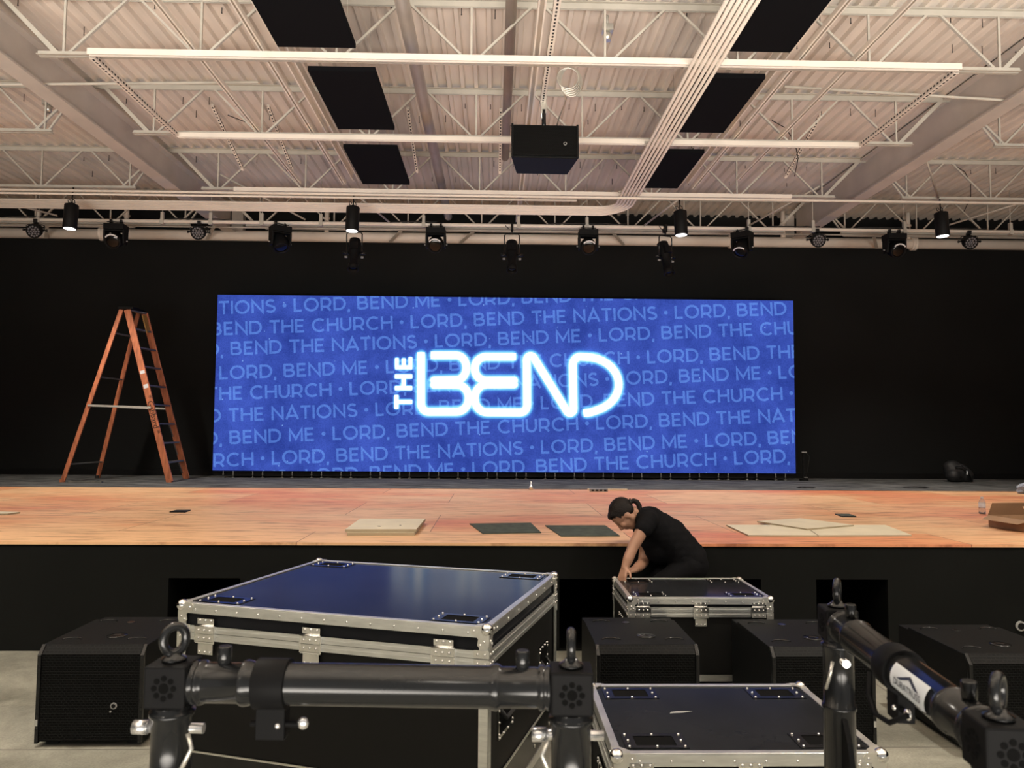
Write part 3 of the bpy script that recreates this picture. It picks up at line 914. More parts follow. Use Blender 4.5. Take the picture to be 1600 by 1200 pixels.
gx = frange(SX0, -1.80, 24)[:-1] + frange(-1.80, 2.30, 273)[:-1] + frange(2.30, SX1, 24)
gz = frange(SZ0, 1.62, 8)[:-1] + frange(1.62, 3.00, 92)[:-1] + frange(3.00, SZ1, 8)
def cut(a, c, w, ea, ec):
    a, c = V(a), V(c); d = (c - a).normalized(); w = min(w, (c - a).length * .49)
    return (tuple(a + d * w * ea), tuple(c - d * w * ec))


GSEG = []; _k = 0
for i, pl in enumerate(ST):
    n_ = len(pl) - 1
    for j in range(n_):
        a, c, w = SEG[_k]; _k += 1
        fa = 1 if (j == 0 and i < 3) else 0; fc = 1 if (j == n_ - 1 and i == 3) else 0
        GSEG.append(cut(a, c, w, fa, fc) + (w,))
GSEGT = [cut(a, c, w, 1, 1) + (w,) for a, c, w in SEGT]


def glow_at(x, z):
    if not (-1.80 <= x <= 2.30 and 1.62 <= z <= 3.0): return 0.0
    d = 9
    for lst, kf in ((GSEG, 1), (GSEGT, 2.2)):
        for a, c, w in lst:
            if min(a[0], c[0]) - .25 < x < max(a[0], c[0]) + .25 and min(a[1], c[1]) - .25 < z < max(a[1], c[1]) + .25:
                d = min(d, max(0, dseg(x, z, a, c) - w) * kf)
    return max(0, 1 - d / .125) ** 1.9


vs = [(x, 0, z + OZ_) for z in gz for x in gx]
glow = [glow_at(x, z) for z in gz for x in gx]
nx = len(gx)
fs = [(j * nx + i, j * nx + i + 1, (j + 1) * nx + i + 1, (j + 1) * nx + i) for j in range(len(gz) - 1) for i in range(nx - 1)]
me = bpy.data.meshes.new('picture'); me.from_pydata(vs, [], fs)
ca = me.color_attributes.new('glow', 'FLOAT_COLOR', 'POINT')
ca.data.foreach_set('color', [k for g in glow for k in (g, g, g, 1)])
me.materials.append(SCREEN)
po = bpy.data.objects.new('picture', me); COL.objects.link(po); po.parent = scr; po.location = (0, .008, 0)
# scrolling lettering
SW = .086       # half stroke, cap height 1


def glyph(ch):
    """polylines of a geometric sans capital, and its width"""
    if ch == 'L': return [[(.07, 1), (.07, .068), (.60, .068)]], .62
    if ch == 'O': return [rarc(.55, .5, .48, .445, 0, 360, 28)], 1.10
    if ch == 'C': return [rarc(.55, .5, .48, .445, 48, 312, 22)], .96
    if ch == 'D': return [[(.07, .068), (.07, .932), (.40, .932)] + rarc(.40, .5, .45, .432, 90, -90, 14) + [(.07, .068)]], .93
    if ch == 'R': return [[(.07, 0), (.07, .932), (.44, .932)] + rarc(.44, .62, .29, .312, 90, -90, 10) + [(.07, .308)], [(.46, .308), (.74, 0)]], .82
    if ch == 'B': return [[(.07, .068), (.07, .932), (.43, .932)] + rarc(.43, .725, .25, .207, 90, -90, 10) + [(.07, .518)], [(.45, .518)] + rarc(.47, .293, .28, .225, 90, -90, 10) + [(.07, .068)]], .84
    if ch == 'E': return [[(.64, .932), (.07, .932), (.07, .068), (.66, .068)], [(.07, .51), (.58, .51)]], .70
    if ch == 'N': return [[(.07, 0), (.07, .93), (.82, .07), (.82, 1)]], .90
    if ch == 'M': return [[(.07, 0), (.07, .93), (.52, .20), (.97, .93), (.97, 0)]], 1.04
    if ch == 'T': return [[(0, .932), (.76, .932)], [(.38, .932), (.38, 0)]], .76
    if ch == 'H': return [[(.07, 0), (.07, 1)], [(.79, 0), (.79, 1)], [(.07, .51), (.79, .51)]], .86
    if ch == 'U': return [[(.07, 1), (.07, .42)] + rarc(.41, .40, .34, .345, 180, 360, 14) + [(.75, 1)]], .83
    if ch == 'A': return [[(.03, 0), (.47, .97), (.91, 0)], [(.18, .27), (.76, .27)]], .94
    if ch == 'I': return [[(.07, 0), (.07, 1)]], .14
    if ch == 'S': return [rarc(.36, .715, .29, .225, 35, 200, 12) + [(.14, .59), (.36, .515), (.58, .43)] + rarc(.36, .285, .30, .225, 30, -150, 14)], .72
    if ch == ',': return [[(.07, .06), (.03, -.20)]], .14
    if ch == '.': return [rarc(.12, .5, .062, .062, 0, 360, 14)], .24
    return [], .26


def word(txt):
    x = 0; out = []
    for ch in txt:
        g, w = glyph(ch)
        out += [[(x + a, c) for a, c in pl] for pl in g]
        x += w + .155
    return out, x


cycle = ['LORD, BEND ME . ', 'LORD, BEND THE CHURCH . ', 'LORD, BEND THE NATIONS . ']
CAPH = .218
XS = 4.41 / (word(cycle[2])[1] * CAPH)
tm = []; adv = {}
for i, c in enumerate(cycle):
    pls, w_ = word(c); adv[i] = w_ * CAPH * XS
    g = bmesh.new()
    for pl in pls:
        q = [V((a * CAPH * XS, h * CAPH)) for a, h in pl]; q = [p for k, p in enumerate(q) if k == 0 or (p - q[k - 1]).length > 1e-3]; n = len(q); hw = SW * CAPH
        closed = (q[0] - q[-1]).length < 1e-4
        L_side = []; R_side = []
        for k in range(n):
            if closed: d0 = (q[k] - q[k - 1 if k else -2]).normalized(); d1 = (q[(k + 1) if k < n - 1 else 1] - q[k]).normalized()
            else:
                d0 = (q[k] - q[k - 1]).normalized() if k else None
                d1 = (q[k + 1] - q[k]).normalized() if k < n - 1 else None
                d0 = d0 or d1; d1 = d1 or d0
            m = d0 + d1
            if m.length < .3: m = d1.copy()
            m.normalize(); nn = V((-m.y, m.x)); k_ = hw / max(.42, nn.dot(V((-d1.y, d1.x))))
            L_side.append(g.verts.new((q[k] + nn * k_).to_3d())); R_side.append(g.verts.new((q[k] - nn * k_).to_3d()))
        for k in range(n - 1): g.faces.new((L_side[k], L_side[k + 1], R_side[k + 1], R_side[k]))
    me = bpy.data.meshes.new('letters'); g.to_mesh(me); g.free(); tm.append(me)
bm = bmesh.new()
ang = R(2.65)
LN = [(-3.328, 3.503, 0), (-1.392, 3.245, 2), (-.986, 2.929, 0), (-4.513, 2.369, 0), (-2.378, 2.127, 2), (-1.949, 1.789, 0), (-2.642, 1.390, 1), (-3.622, .983, 2), (3.989, 1.024, 2)]
for x, z, i in LN:
    s = 0.0; j = i; items = []
    while x + s < SX1 + .5: items.append((j, s)); s += adv[j]; j = (j + 1) % 3
    s = 0.0; j = i
    while x + s > SX0 - .5: j = (j - 1) % 3; s -= adv[j]; items.append((j, s))
    for j, s in items:
        t0 = len(bm.verts)
        bm.from_mesh(tm[j]); bm.verts.ensure_lookup_table()
        for v in bm.verts[t0:]:
            u, w = v.co.x + s, v.co.y
            v.co = V((x + u * math.cos(ang) - w * math.sin(ang), 0, z + u * math.sin(ang) + w * math.cos(ang) + OZ_))
for co, no in (((SX0, 0, 0), (-1, 0, 0)), ((SX1, 0, 0), (1, 0, 0)), ((0, 0, SZ0 + OZ_), (0, 0, -1)), ((0, 0, SZ1 + OZ_), (0, 0, 1))):
    bmesh.ops.bisect_plane(bm, geom=bm.verts[:] + bm.edges[:] + bm.faces[:], plane_co=co, plane_no=no, clear_outer=True)
for it in range(3):
    es = [e for e in bm.edges if e.calc_length() > .05 and max(abs((e.verts[0].co.x + e.verts[1].co.x) / 2 - .25) - 2.1, abs((e.verts[0].co.z + e.verts[1].co.z) / 2 - OZ_ - 2.31) - .72) < 0]
    if es: bmesh.ops.subdivide_edges(bm, edges=es, cuts=1)
bmesh.ops.triangulate(bm, faces=bm.faces)
me = bpy.data.meshes.new('lettering'); bm.to_mesh(me); bm.free(); me.materials.append(TEXT)
ca = me.color_attributes.new('glow', 'FLOAT_COLOR', 'POINT')
for i, v in enumerate(me.vertices):
    g = glow_at(v.co.x, v.co.z - OZ_); ca.data[i].color = (g, g, g, 1)
o = bpy.data.objects.new('lettering', me); COL.objects.link(o); o.parent = scr; o.location = (0, .005, 0)
o['label'] = 'pale blue repeating lettering across the picture'


def ribbon(bmh, segs, y, cap=True):
    for k, (a, c, w) in enumerate(segs):
        d = V((c[0] - a[0], 0, c[1] - a[1]))
        if d.length < 1e-6: continue
        d.normalize(); n = V((-d.z, 0, d.x)) * w
        A, C = V((a[0], y, a[1])), V((c[0], y, c[1]))
        bmh.faces.new([bmh.verts.new(p) for p in (A + n, C + n, C - n, A - n)])


def discs(bmh, pl, w, y, n=20, ends=True):
    for k, p in enumerate(pl):
        if not ends and k in (0, len(pl) - 1): continue
        bmh.faces.new([bmh.verts.new(V((p[0] + w * math.cos(2 * PI * j / n), y, p[1] + w * math.sin(2 * PI * j / n)))) for j in range(n)])


b = MB()
ribbon(b.bm, SEG, 0)
for i, pl in enumerate(ST):
    q = [lpt(*p) for p in pl]
    discs(b.bm, q[1:-1], .063, 0)
for p in ((372, 272), (372, 246), (845, 247), (845, 270)): discs(b.bm, [lpt(*p)], .063, 0)
for f in b.bm.faces: pass
for v in b.bm.verts: v.co.z += OZ_
o = b.build('neon_word', LOGO, scr, norm=False); o.location = (0, .003, 0); o['label'] = 'glowing white stroke word of the logo'
b = MB(); ribbon(b.bm, SEGT, 0)
for v in b.bm.verts: v.co.z += OZ_
o = b.build('small_word', LOGO, scr, norm=False); o.location = (0, .003, 0); o['label'] = 'small white upright word beside the logo'
# levelling feet
n = 20
for k in range(n):
    x = SX0 + .25 + (SX1 - SX0 - .5) * k / (n - 1)
    for s in (-.08, .08):
        b = MB()
        b.cyl((x + s, .02, 0), (x + s, .02, .012), .028, 10); b.cyl((x + s, .02, .012), (x + s, .02, SZ0 + OZ_ - .004), .008, 6, mi=0)
        b.cyl((x + s, .02, .05), (x + s, .02, .062), .016, 6, mi=0)
        b.build('levelling_foot', LALU, scr)
MB().bb(SX0, SX1, .05, .09, .03, .10).build('base_beam', BLACKP, scr)

# ================================================================== LADDER
lad = thing('step_ladder', 'tall orange fibreglass step ladder standing open on the stage', 'ladder', (-5.6, 11.95, HS + .004))
LO = V((-5.6, 11.95, HS + .004))


def L_(p): return V(p) - LO


fb = [(V((-4.80, 11.58, HS + .004)), V((-5.61, 11.78, 3.37))), (V((-4.90, 12.45, HS + .004)), V((-5.52, 12.16, 3.37)))]
rb = [(V((-6.33, 11.50, HS + .004)), V((-5.70, 11.78, 3.37))), (V((-6.30, 12.45, HS + .004)), V((-5.62, 12.16, 3.37)))]
for (p, q) in fb:
    b = MB(); b.bar(L_(p), L_(q), .028, .098, up=(1, 0, .3)); b.build('front_rail', ORANGE, lad, bevel=.004)
for (p, q) in rb:
    b = MB(); b.bar(L_(p), L_(q), .026, .064, up=(1, 0, -.3)); b.build('rear_rail', ORANGE, lad, bevel=.004)
for k in range(1, 10):
    f_ = k * .305 / 2.75
    a = fb[0][0].lerp(fb[0][1], f_); c = fb[1][0].lerp(fb[1][1], f_)
    b = MB(); b.bar(L_(a + V((0, .014, 0))), L_(c - V((0, .014, 0))), .085, .022)
    if k < 4:
        for (u, w) in ((a, 1), (c, -1)):
            b.bar(L_(u + V((.02, .02 * w, -.20))), L_(u.lerp(c if w == 1 else a, .22) + V((.0, 0, -.012))), .018, .006)
    b.build('step', LALU, lad)
for f_ in (.10, .60, .86):
    a = rb[0][0].lerp(rb[0][1], f_); c = rb[1][0].lerp(rb[1][1], f_)
    b = MB(); b.bar(L_(a), L_(c), .035, .02); b.build('rear_brace', LALU, lad)
for i in (0, 1):
    a = fb[i][0].lerp(fb[i][1], .425); c = rb[i][0].lerp(rb[i][1], .435); mid_ = a.lerp(c, .5)
    s = -.03 if i == 0 else .03
    b = MB(); b.bar(L_(a + V((0, s, 0))), L_(c + V((0, s, 0))), .006, .030); b.cyl(L_(mid_ + V((0, s - .008, 0))), L_(mid_ + V((0, s + .008, 0))), .012, 8); b.build('spreader', GALV, lad)
b = MB(); b.bb(-.145, .09, -.20, .23, 2.605, 2.65); b.build('top_cap', BLACKP, lad, bevel=.01)
b = MB(); b.bar(L_(fb[1][0].lerp(fb[1][1], .88) + V((.02, -.06, 0))), L_(fb[1][0].lerp(fb[1][1], .985) + V((.02, -.06, 0))), .20, .012, up=(1, 0, .3)); b.build('warning_label', YELL, lad, label='yellow brown warning plate under the top')
for p in (fb[0][0], fb[1][0], rb[0][0], rb[1][0]):
    b = MB(); b.box(L_(p) + V((0, 0, .022)), (.06, .05, .044)); b.build('shoe', RUB if p is rb[1][0] else ORANGE, lad)
# handwriting on the near front rail
p, q = fb[0]; d = (p - q).normalized()
tmx = text_mesh('* Gabbard *', .125)
bm = bmesh.new(); bm.from_mesh(tmx)
xs_ = [v.co.x for v in bm.verts]; lw = max(xs_)
st_ = q.lerp(p, .505)
nrm = V((0, -1, 0)); side = nrm.cross(d).normalized()
if side.x < 0: side = -side
for v in bm.verts:
    u, w = v.co.x * (.60 / lw), v.co.y
    pos = st_ + d * u + side * (w - .035)
    pos.y = (st_ + d * u).y - .0165
    v.co = L_(pos)
me = bpy.data.meshes.new('handwriting'); bm.to_mesh(me); bm.free(); me.materials.append(INK)
o = bpy.data.objects.new('handwriting', me); COL.objects.link(o); o.parent = lad
o['label'] = 'black handwritten marker lettering'
for f0, f1, m_, nm in ((.235, .275, STICK, 'sticker'),):
    pass
b = MB()
for f0, w in ((.36, .05), (.44, .06)):
    c = q.lerp(p, f0); b.bar(L_(c + V((0, -.0155, 0))), L_(c + d * w + V((0, -.0155, 0))), .002, .07, up=(1, 0, .3))
b.build('paper_sticker', STICK, lad, label='torn white stickers')

# ================================================================== FLIGHT CASES
def rivets(b, p0, p1, n, nrm_, r=.006, mi=1):
    p0, p1, nrm_ = V(p0), V(p1), V(nrm_)
    for k in range(n):
        p = p0.lerp(p1, (k + .5) / n)
        b.sph(p, r, 8, 5, mi, scale=(1, 1, 1))


def flight_case(label, loc, rotz, w, d, z0, z1, lid, base=0.0, nlatch=(.14, .5, .86), extra=None):
    t = thing('flight_case', label, 'flight case', loc, (0, 0, rotz), 'black flight cases with aluminium edges')
    zs = z1 - lid
    hw, hd = w / 2, d / 2
    e = .012
    b = MB(); b.bb(-hw + e, hw - e, -hd + e, hd - e, z0, zs - .003); b.build('body', LAMIS, t)
    if base:
        b = MB(); b.bb(-hw + .004, hw - .004, -hd + .004, hd - .004, z0 - .001, z0 + base)
        for k in range(4):
            xx = -hw + w * (k + .5) / 4
            b.cyl((xx, -hd + .004, z0 + base * .55), (xx, -hd + .001, z0 + base * .55), .008, 10, mi=1)
            yy = -hd + d * (k + .5) / 4
            b.cyl((hw - .004, yy, z0 + base * .45), (hw - .001, yy, z0 + base * .45), .008, 10, mi=1)
        for s in (-1, 1):
            b.bb(-hw + .003, hw - .003, s * (hd - .0045) - .003, s * (hd - .0045) + .003, z0 + base, z0 + base + .006, mi=1)
            b.bb(s * (hw - .0045) - .003, s * (hw - .0045) + .003, -hd + .003, hd - .003, z0 + base, z0 + base + .006, mi=1)
        b.build('wooden_base', [BLACKM, GALV], t)
    # lid: shell with the laminate recessed in its rim; holes for the four dishes
    b = MB(); b.bb(-hw + e, hw - e, -hd + e, hd - e, zs + .003, z1 - .004)
    b.build('lid', LAMI, t)
    tw = .040
    tt = .0045
    # top edge angles
    for (x0, x1, y0, y1, ax) in ((-hw + .03, hw - .03, -hd, -hd + tw * .62, 'f'), (-hw + .03, hw - .03, hd - tw * .62, hd, 'b'), (-hw, -hw + tw * .62, -hd + .03, hd - .03, 'l'), (hw - tw * .62, hw, -hd + .03, hd - .03, 'r')):
        b = MB(); b.bb(x0, x1, y0, y1, z1 - tt, z1)
        if ax == 'f': b.bb(x0, x1, -hd, -hd + tt, z1 - tw, z1 - tt); rivets(b, (x0, -hd, z1 - tw * .6), (x1, -hd, z1 - tw * .6), max(6, int(w / .1)), (0, -1, 0), .005)
        if ax == 'b': b.bb(x0, x1, hd - tt, hd, z1 - tw, z1 - tt)
        if ax == 'l': b.bb(-hw, -hw + tt, y0, y1, z1 - tw, z1 - tt)
        if ax == 'r': b.bb(hw - tt, hw, y0, y1, z1 - tw, z1 - tt); rivets(b, (hw, y0, z1 - tw * .6), (hw, y1, z1 - tw * .6), 7, (1, 0, 0), .005)
        b.build('edge_trim', [ALU, CHROME], t, bevel=.0015)
    # tongue and groove rails round the split, one on the lid, one on the body
    for (za, zb_, nm) in ((zs + .001, zs + .027, 'lid_rail'), (zs - .029, zs - .001, 'body_rail')):
        b = MB()
        for s in (-1, 1):
            b.bb(-hw, hw, s * (hd - tt / 2) - tt / 2, s * (hd - tt / 2) + tt / 2, za, zb_)
            b.bb(s * (hw - tt / 2) - tt / 2, s * (hw - tt / 2) + tt / 2, -hd + tt, hd - tt, za, zb_)
            zm = (za + zb_) / 2
            b.bb(-hw, hw, s * (hd + .001) - .002, s * (hd + .001) + .002, zm - .002, zm + .002)
            b.bb(s * (hw + .001) - .002, s * (hw + .001) + .002, -hd, hd, zm - .002, zm + .002)
        b.build(nm, [ALU, CHROME], t)
    # vertical and bottom edges
    for sx in (-1, 1):
        for sy in (-1, 1):
            b = MB(); vw = .036
            for (a, c) in ((z0 + .03, zs - .03), (zs + .03, z1 - .04)):
                if c - a < .01: continue
                b.bb(sx * (hw - vw / 2) - vw / 2, sx * (hw - vw / 2) + vw / 2, sy * (hd - tt / 2) - tt / 2, sy * (hd - tt / 2) + tt / 2, a, c)
                b.bb(sx * (hw - tt / 2) - tt / 2, sx * (hw - tt / 2) + tt / 2, sy * (hd - vw / 2) - vw / 2, sy * (hd - vw / 2) + vw / 2, a, c)
            b.build('corner_post', [ALU, CHROME], t)
    for s in (-1, 1):
        b = MB(); b.bb(-hw, hw, s * (hd - tt / 2) - tt / 2, s * (hd - tt / 2) + tt / 2, z0 - .004, z0 + .034); b.build('bottom_trim', [ALU, CHROME], t)
        b = MB(); b.bb(s * (hw - tt / 2) - tt / 2, s * (hw - tt / 2) + tt / 2, -hd + tt, hd - tt, z0 - .004, z0 + .034); b.build('bottom_trim', [ALU, CHROME], t)
    # ball corners
    for sx in (-1, 1):
        for sy in (-1, 1):
            for z, up in ((z1, 1), (z0, -1)):
                b = MB(); c = V((sx * (hw - .010), sy * (hd - .010), z - up * .012))
                b.sph(c, .0235, 14, 9, 0)
                lobe = [(0, 0), (.062, .0), (.072, .012), (.066, .030), (.050, .034), (.040, .044), (.044, .066), (.030, .080), (.012, .078), (0, .066)]
                # three plates: front/back, side, top
                fr = Matrix(((-sx, 0, 0, sx * (hw + .0015)), (0, 0, -sy, sy * (hd + .0025)), (0, -up, 0, z), (0, 0, 0, 1)))
                b.prism(lobe, .0035, fr, 1)
                fr = Matrix(((0, 0, -sx, sx * (hw + .0025)), (-sy, 0, 0, sy * (hd + .0015)), (0, -up, 0, z), (0, 0, 0, 1)))
                b.prism(lobe, .0035, fr, 1)
                fr = Matrix(((-sx, 0, 0, sx * hw), (0, -sy, 0, sy * hd), (0, 0, -up, z + up * .0025), (0, 0, 0, 1)))
                b.prism([(0, 0), (.05, 0), (.05, .02), (.02, .05), (0, .05)], .0035, fr, 1)
                for (u, v) in ((.055, .016), (.030, .064), (.016, .052)):
                    b.sph((sx * (hw - u), sy * (hd + .003), z - up * v), .0055, 8, 5, 0)
                    b.sph((sx * (hw + .003), sy * (hd - u), z - up * v), .0055, 8, 5, 0)
                b.build('ball_corner', [CHROME, GALV], t)
            # split-line corner brackets
            b = MB()
            for (za, zb_) in ((zs + .002, zs + .030), (zs - .032, zs - .002)):
                b.bb(sx * (hw - .026) - .029, sx * (hw - .026) + .029, sy * (hd + .0015) - .002, sy * (hd + .0015) + .002, za, zb_)
                b.bb(sx * (hw + .0015) - .002, sx * (hw + .0015) + .002, sy * (hd - .026) - .029, sy * (hd - .026) + .029, za, zb_)
                for u in (.012, .040):
                    b.sph((sx * (hw - u), sy * (hd + .0035), (za + zb_) / 2), .0050, 8, 5, 1)
                    b.sph((sx * (hw + .0035), sy * (hd - u), (za + zb_) / 2), .0050, 8, 5, 1)
            b.bb(sx * (hw - .015) - .018, sx * (hw - .015) + .018, sy * (hd + .0015) - .002, sy * (hd + .0015) + .002, zs - .062, zs - .032)
            b.sph((sx * (hw - .015), sy * (hd + .0035), zs - .05), .005, 8, 5, 1)
            b.build('split_bracket', [GALV, CHROME], t)
    # latches on the front and back
    for s in (-1, 1):
        for fx in nlatch:
            x = -hw + w * fx
            b = MB(); hwl = .038
            y = s * hd
            def P(x0, x1, dy, za, zb_, mi=0): b.bb(x0, x1, min(y, y + s * dy), max(y, y + s * dy), za, zb_, mi)
            P(x - hwl, x + hwl, .004, zs + .028, zs + .058, 1)
            P(x - hwl - .004, x + hwl + .004, .012, zs + .000, zs + .027, 1)
            P(x - hwl - .004, x + hwl + .004, .010, zs - .030, zs - .002, 0)
            P(x - hwl - .008, x - hwl - .004, .010, zs - .034, zs + .034, 1); P(x + hwl + .004, x + hwl + .008, .010, zs - .034, zs + .034, 1)
            P(x - hwl - .006, x + hwl + .006, .008, zs - .038, zs - .032, 1)
            b.cyl((x - hwl - .006, y + s * .010, zs + .030), (x + hwl + .006, y + s * .010, zs + .030), .005, 8, mi=1)
            P(x - hwl + .004, x + hwl - .004, .003, zs - .082, zs - .038, 0)
            for k in (-1, 0, 1):
                b.sph((x + k * .026, y + s * .004, zs + .050), .0058, 8, 5, 1)
                b.sph((x + k * .026, y + s * .013, zs + .014), .0050, 8, 5, 1)
                b.sph((x + k * .026, y + s * .011, zs - .016), .0050, 8, 5, 1)
                b.sph((x + k * .024, y + s * .004, zs - .072), .0050, 8, 5, 1)
            b.build('latch', [GALV, CHROME], t)
    # castor dishes let into the lid
    dw, dd = .20, .115
    for sx in (-1, 1):
        for sy in (-1, 1):
            cx, cy = sx * (hw - .045 - dw / 2), sy * (hd - .045 - dd / 2)
            b = MB(); zt = z1 - .004
            for s in (-1, 1):
                b.bb(cx - dw / 2, cx + dw / 2, cy + s * (dd / 2 - .010) - .010, cy + s * (dd / 2 - .010) + .010, zt, zt + .003)
                b.bb(cx + s * (dw / 2 - .018) - .018, cx + s * (dw / 2 - .018) + .018, cy - dd / 2 + .020, cy + dd / 2 - .020, zt, zt + .003)
            b.bb(cx - dw / 2 + .036, cx + dw / 2 - .036, cy - dd / 2 + .02, cy + dd / 2 - .02, zt, zt + .0006, 2)
            for u in (-1, 0, 1):
                for v in (-1, 1):
                    b.sph((cx + u * (dw / 2 - .012), cy + v * (dd / 2 - .010), zt + .003), .0052, 8, 5, 1)
            for u in (-1, 1): b.sph((cx + u * (dw / 2 - .015), cy, zt + .003), .0052, 8, 5, 1)
            b.build('castor_dish', [BLACKM, CHROME, VOID], t)
    # recessed spring handles on the sides
    for s in (-1, 1):
        for cy in ((0,) if d < .8 else (-.30, .30)):
            zc_ = z0 + (zs - z0) * (.58 if d < .8 else .60)
            b = MB(); X = s * (hw - e)
            hh, hwd = .085, .075
            if d >= .8 and cy < 0: hwd = .095
            b.bb(min(X, X + s * .004), max(X, X + s * .004), cy - hwd, cy + hwd, zc_ - hh, zc_ + hh, 2)
            for k in (-1, 1):
                b.bb(min(X, X + s * .007), max(X, X + s * .007), cy - hwd, cy + hwd, zc_ + k * (hh - .006) - .006, zc_ + k * (hh - .006) + .006, 1)
                b.bb(min(X, X + s * .007), max(X, X + s * .007), cy + k * (hwd - .006) - .006, cy + k * (hwd - .006) + .006, zc_ - hh, zc_ + hh, 1)
                for q_ in (-1, -.33, .33, 1):
                    b.sph((X + s * .008, cy + q_ * (hwd - .01), zc_ + k * (hh - .006)), .005, 8, 5, 1)
                    b.sph((X + s * .008, cy + k * (hwd - .006), zc_ + q_ * (hh - .02)), .005, 8, 5, 1)
            b.tube([(X + s * .004, cy - hwd + .03, zc_ + .02), (X + s * .028, cy - hwd + .035, zc_ - .01), (X + s * .028, cy + hwd - .035, zc_ - .01), (X + s * .004, cy + hwd - .03, zc_ + .02)], .008, 8, mi=0)
            b.build('side_handle', [RUB, CHROME, VOID], t)
    # castors
    zr = min(.05, z0 * .42)
    for sx in (-1, 1):
        for sy in (-1, 1):
            cx, cy = sx * (hw - .11), sy * (hd - .09)
            b = MB(); b.bb(cx - .045, cx + .045, cy - .04, cy + .04, z0 - .010, z0 - .004)
            for s in (-1, 1): b.prism([(-.035, z0 - .010), (.035, z0 - .010), (.016, zr - .008), (-.016, zr - .008)], .003, Matrix(((0, 0, 1, cx + s * .020), (1, 0, 0, cy), (0, 1, 0, 0), (0, 0, 0, 1))))
            co = b.build('castor', GALV, t)
            b = MB(); b.lathe([(zr * .6, -.015), (zr - .003, -.014), (zr, -.008), (zr, .008), (zr - .003, .014), (zr * .6, .015)], (cx, cy, zr), 20, rot=Euler((0, R(90), 0)).to_matrix()); b.build('wheel', RUB, co)
    return t


flight_case('large black flight case with blue-sheen lid and three latches, turned at an angle', (-.4755, 3.491, 0), R(-17.5), 1.31, 1.08, .13, .87, .113, base=.16, nlatch=(.10, .46, .87))
C2 = flight_case('small low flight case behind the subwoofers that the woman leans on', (1.237, 4.918, 0), R(-.3), .86, .62, .10, .584, .085, nlatch=(.10, .5, .90))
C3 = flight_case('small low flight case in front of the subwoofers, between the two truss frames', (.795, 2.732, 0), R(0), .84, .65, .10, .584, .085, nlatch=(.10, .5, .90))
b = MB(); b.prism([(0, 0), (.05, .006), (.085, .020), (.03, .020), (.008, .014)], .0006, Matrix.Translation((-.17, .02, .5802)))
b.build('scuff', GREYP, C3, label='pale scuff mark on the lid')

# ================================================================== SUBWOOFERS
def subwoofer(label, loc, w=.52, d=.655, h=.487):
    t = thing('subwoofer', label, 'subwoofer', loc, (0, 0, 0), 'black subwoofers on the concrete floor')
    hw = w / 2
    z0 = .02
    # cabinet, outline seen from the side, front top edge cut back for the folded grille
    fr = Matrix(((0, 0, 1, -hw), (1, 0, 0, 0), (0, 1, 0, 0), (0, 0, 0, 1)))
    b = MB(); b.prism([(.018, z0), (d, z0), (d, h - .012), (d - .10, h - .012), (d - .105, h), (.045, h), (.018, h - .035)], w, fr)
    b.build('cabinet', BLACKW, t, bevel=.004)
    b = MB(); fr2 = Matrix(((0, 0, 1, -hw + .020), (1, 0, 0, 0), (0, 1, 0, 0), (0, 0, 0, 1)))
    b.prism([(.0, z0 + .012), (.0175, z0 + .012), (.0175, h - .036), (.044, h - .001), (.036, h - .002), (.002, h - .038)], w - .04, fr2)
    b.build('front_grille', GRILLE, t)
    for s in (-1, 1):
        b = MB(); fr3 = Matrix(((0, 0, 1, s * (hw - .009) - .009), (1, 0, 0, 0), (0, 1, 0, 0), (0, 0, 0, 1)))
        b.prism([(-.004, z0), (.0178, z0), (.0178, h - .034), (.045, h + .001), (.034, h + .002), (-.004, h - .042)], .018, fr3)
        b.build('side_rail', BLACKM, t, bevel=.002)
        b = MB(); b.bb(s * (hw - .009) - .006, s * (hw - .009) + .006, -.0065, -.0042, z0 + .085, z0 + .115); b.build('rail_clip', SILV, t)
    # stacking cups: raised half-moon lips on the top
    b = MB()
    for sx in (-1, 1):
        for y in (.12, d - .16):
            b.tube([(sx * (hw - .095) + .048 * math.cos(a), y + .040 * math.sin(a), h + .001) for a in [PI * (.06 + .88 * k / 10) for k in range(11)]], .0045, 6)
    b.build('stacking_cup', BLACKM, t)
    b = MB(); b.lathe([(.050, 0), (.050, .003), (.022, .004), (.016, .001)], (.03, .20, h), 24); b.build('pole_mount', BLACKM, t)
    b = MB(); b.lathe([(.024, 0), (.020, .003)], (-.03, .48, h), 16); b.build('rigging_point', BLACKM, t)
    b = MB(); b.cyl((.12, .0, .20), (.12, -.004, .20), .016, 18); b.cyl((.12, -.004, .20), (.12, -.0055, .20), .010, 14, mi=1); b.cyl((.105, 0, .172), (.105, -.003, .172), .005, 8)
    b.build('badge', [GREYP, BLACKP], t)
    b = MB()
    for sx in (-1, 1):
        b.bb(sx * (hw - .06) - .03, sx * (hw - .06) + .03, .05, d - .05, 0, z0)
    b.build('skid', RUB, t)
    return t


S = subwoofer('black subwoofer on the open concrete beside the large case', (-1.985, 3.925, 0))
dup(S, (.783, 3.925, 0), (0, 0, 0), 'black subwoofer in the middle, between the large case and the small case lid')
dup(S, (1.658, 3.885, 0), (0, 0, 0), 'black subwoofer partly hidden behind the far truss post')
dup(S, (2.580, 3.765, 0), (0, 0, 0), 'black subwoofer behind the sloping truss tube with the sticker')

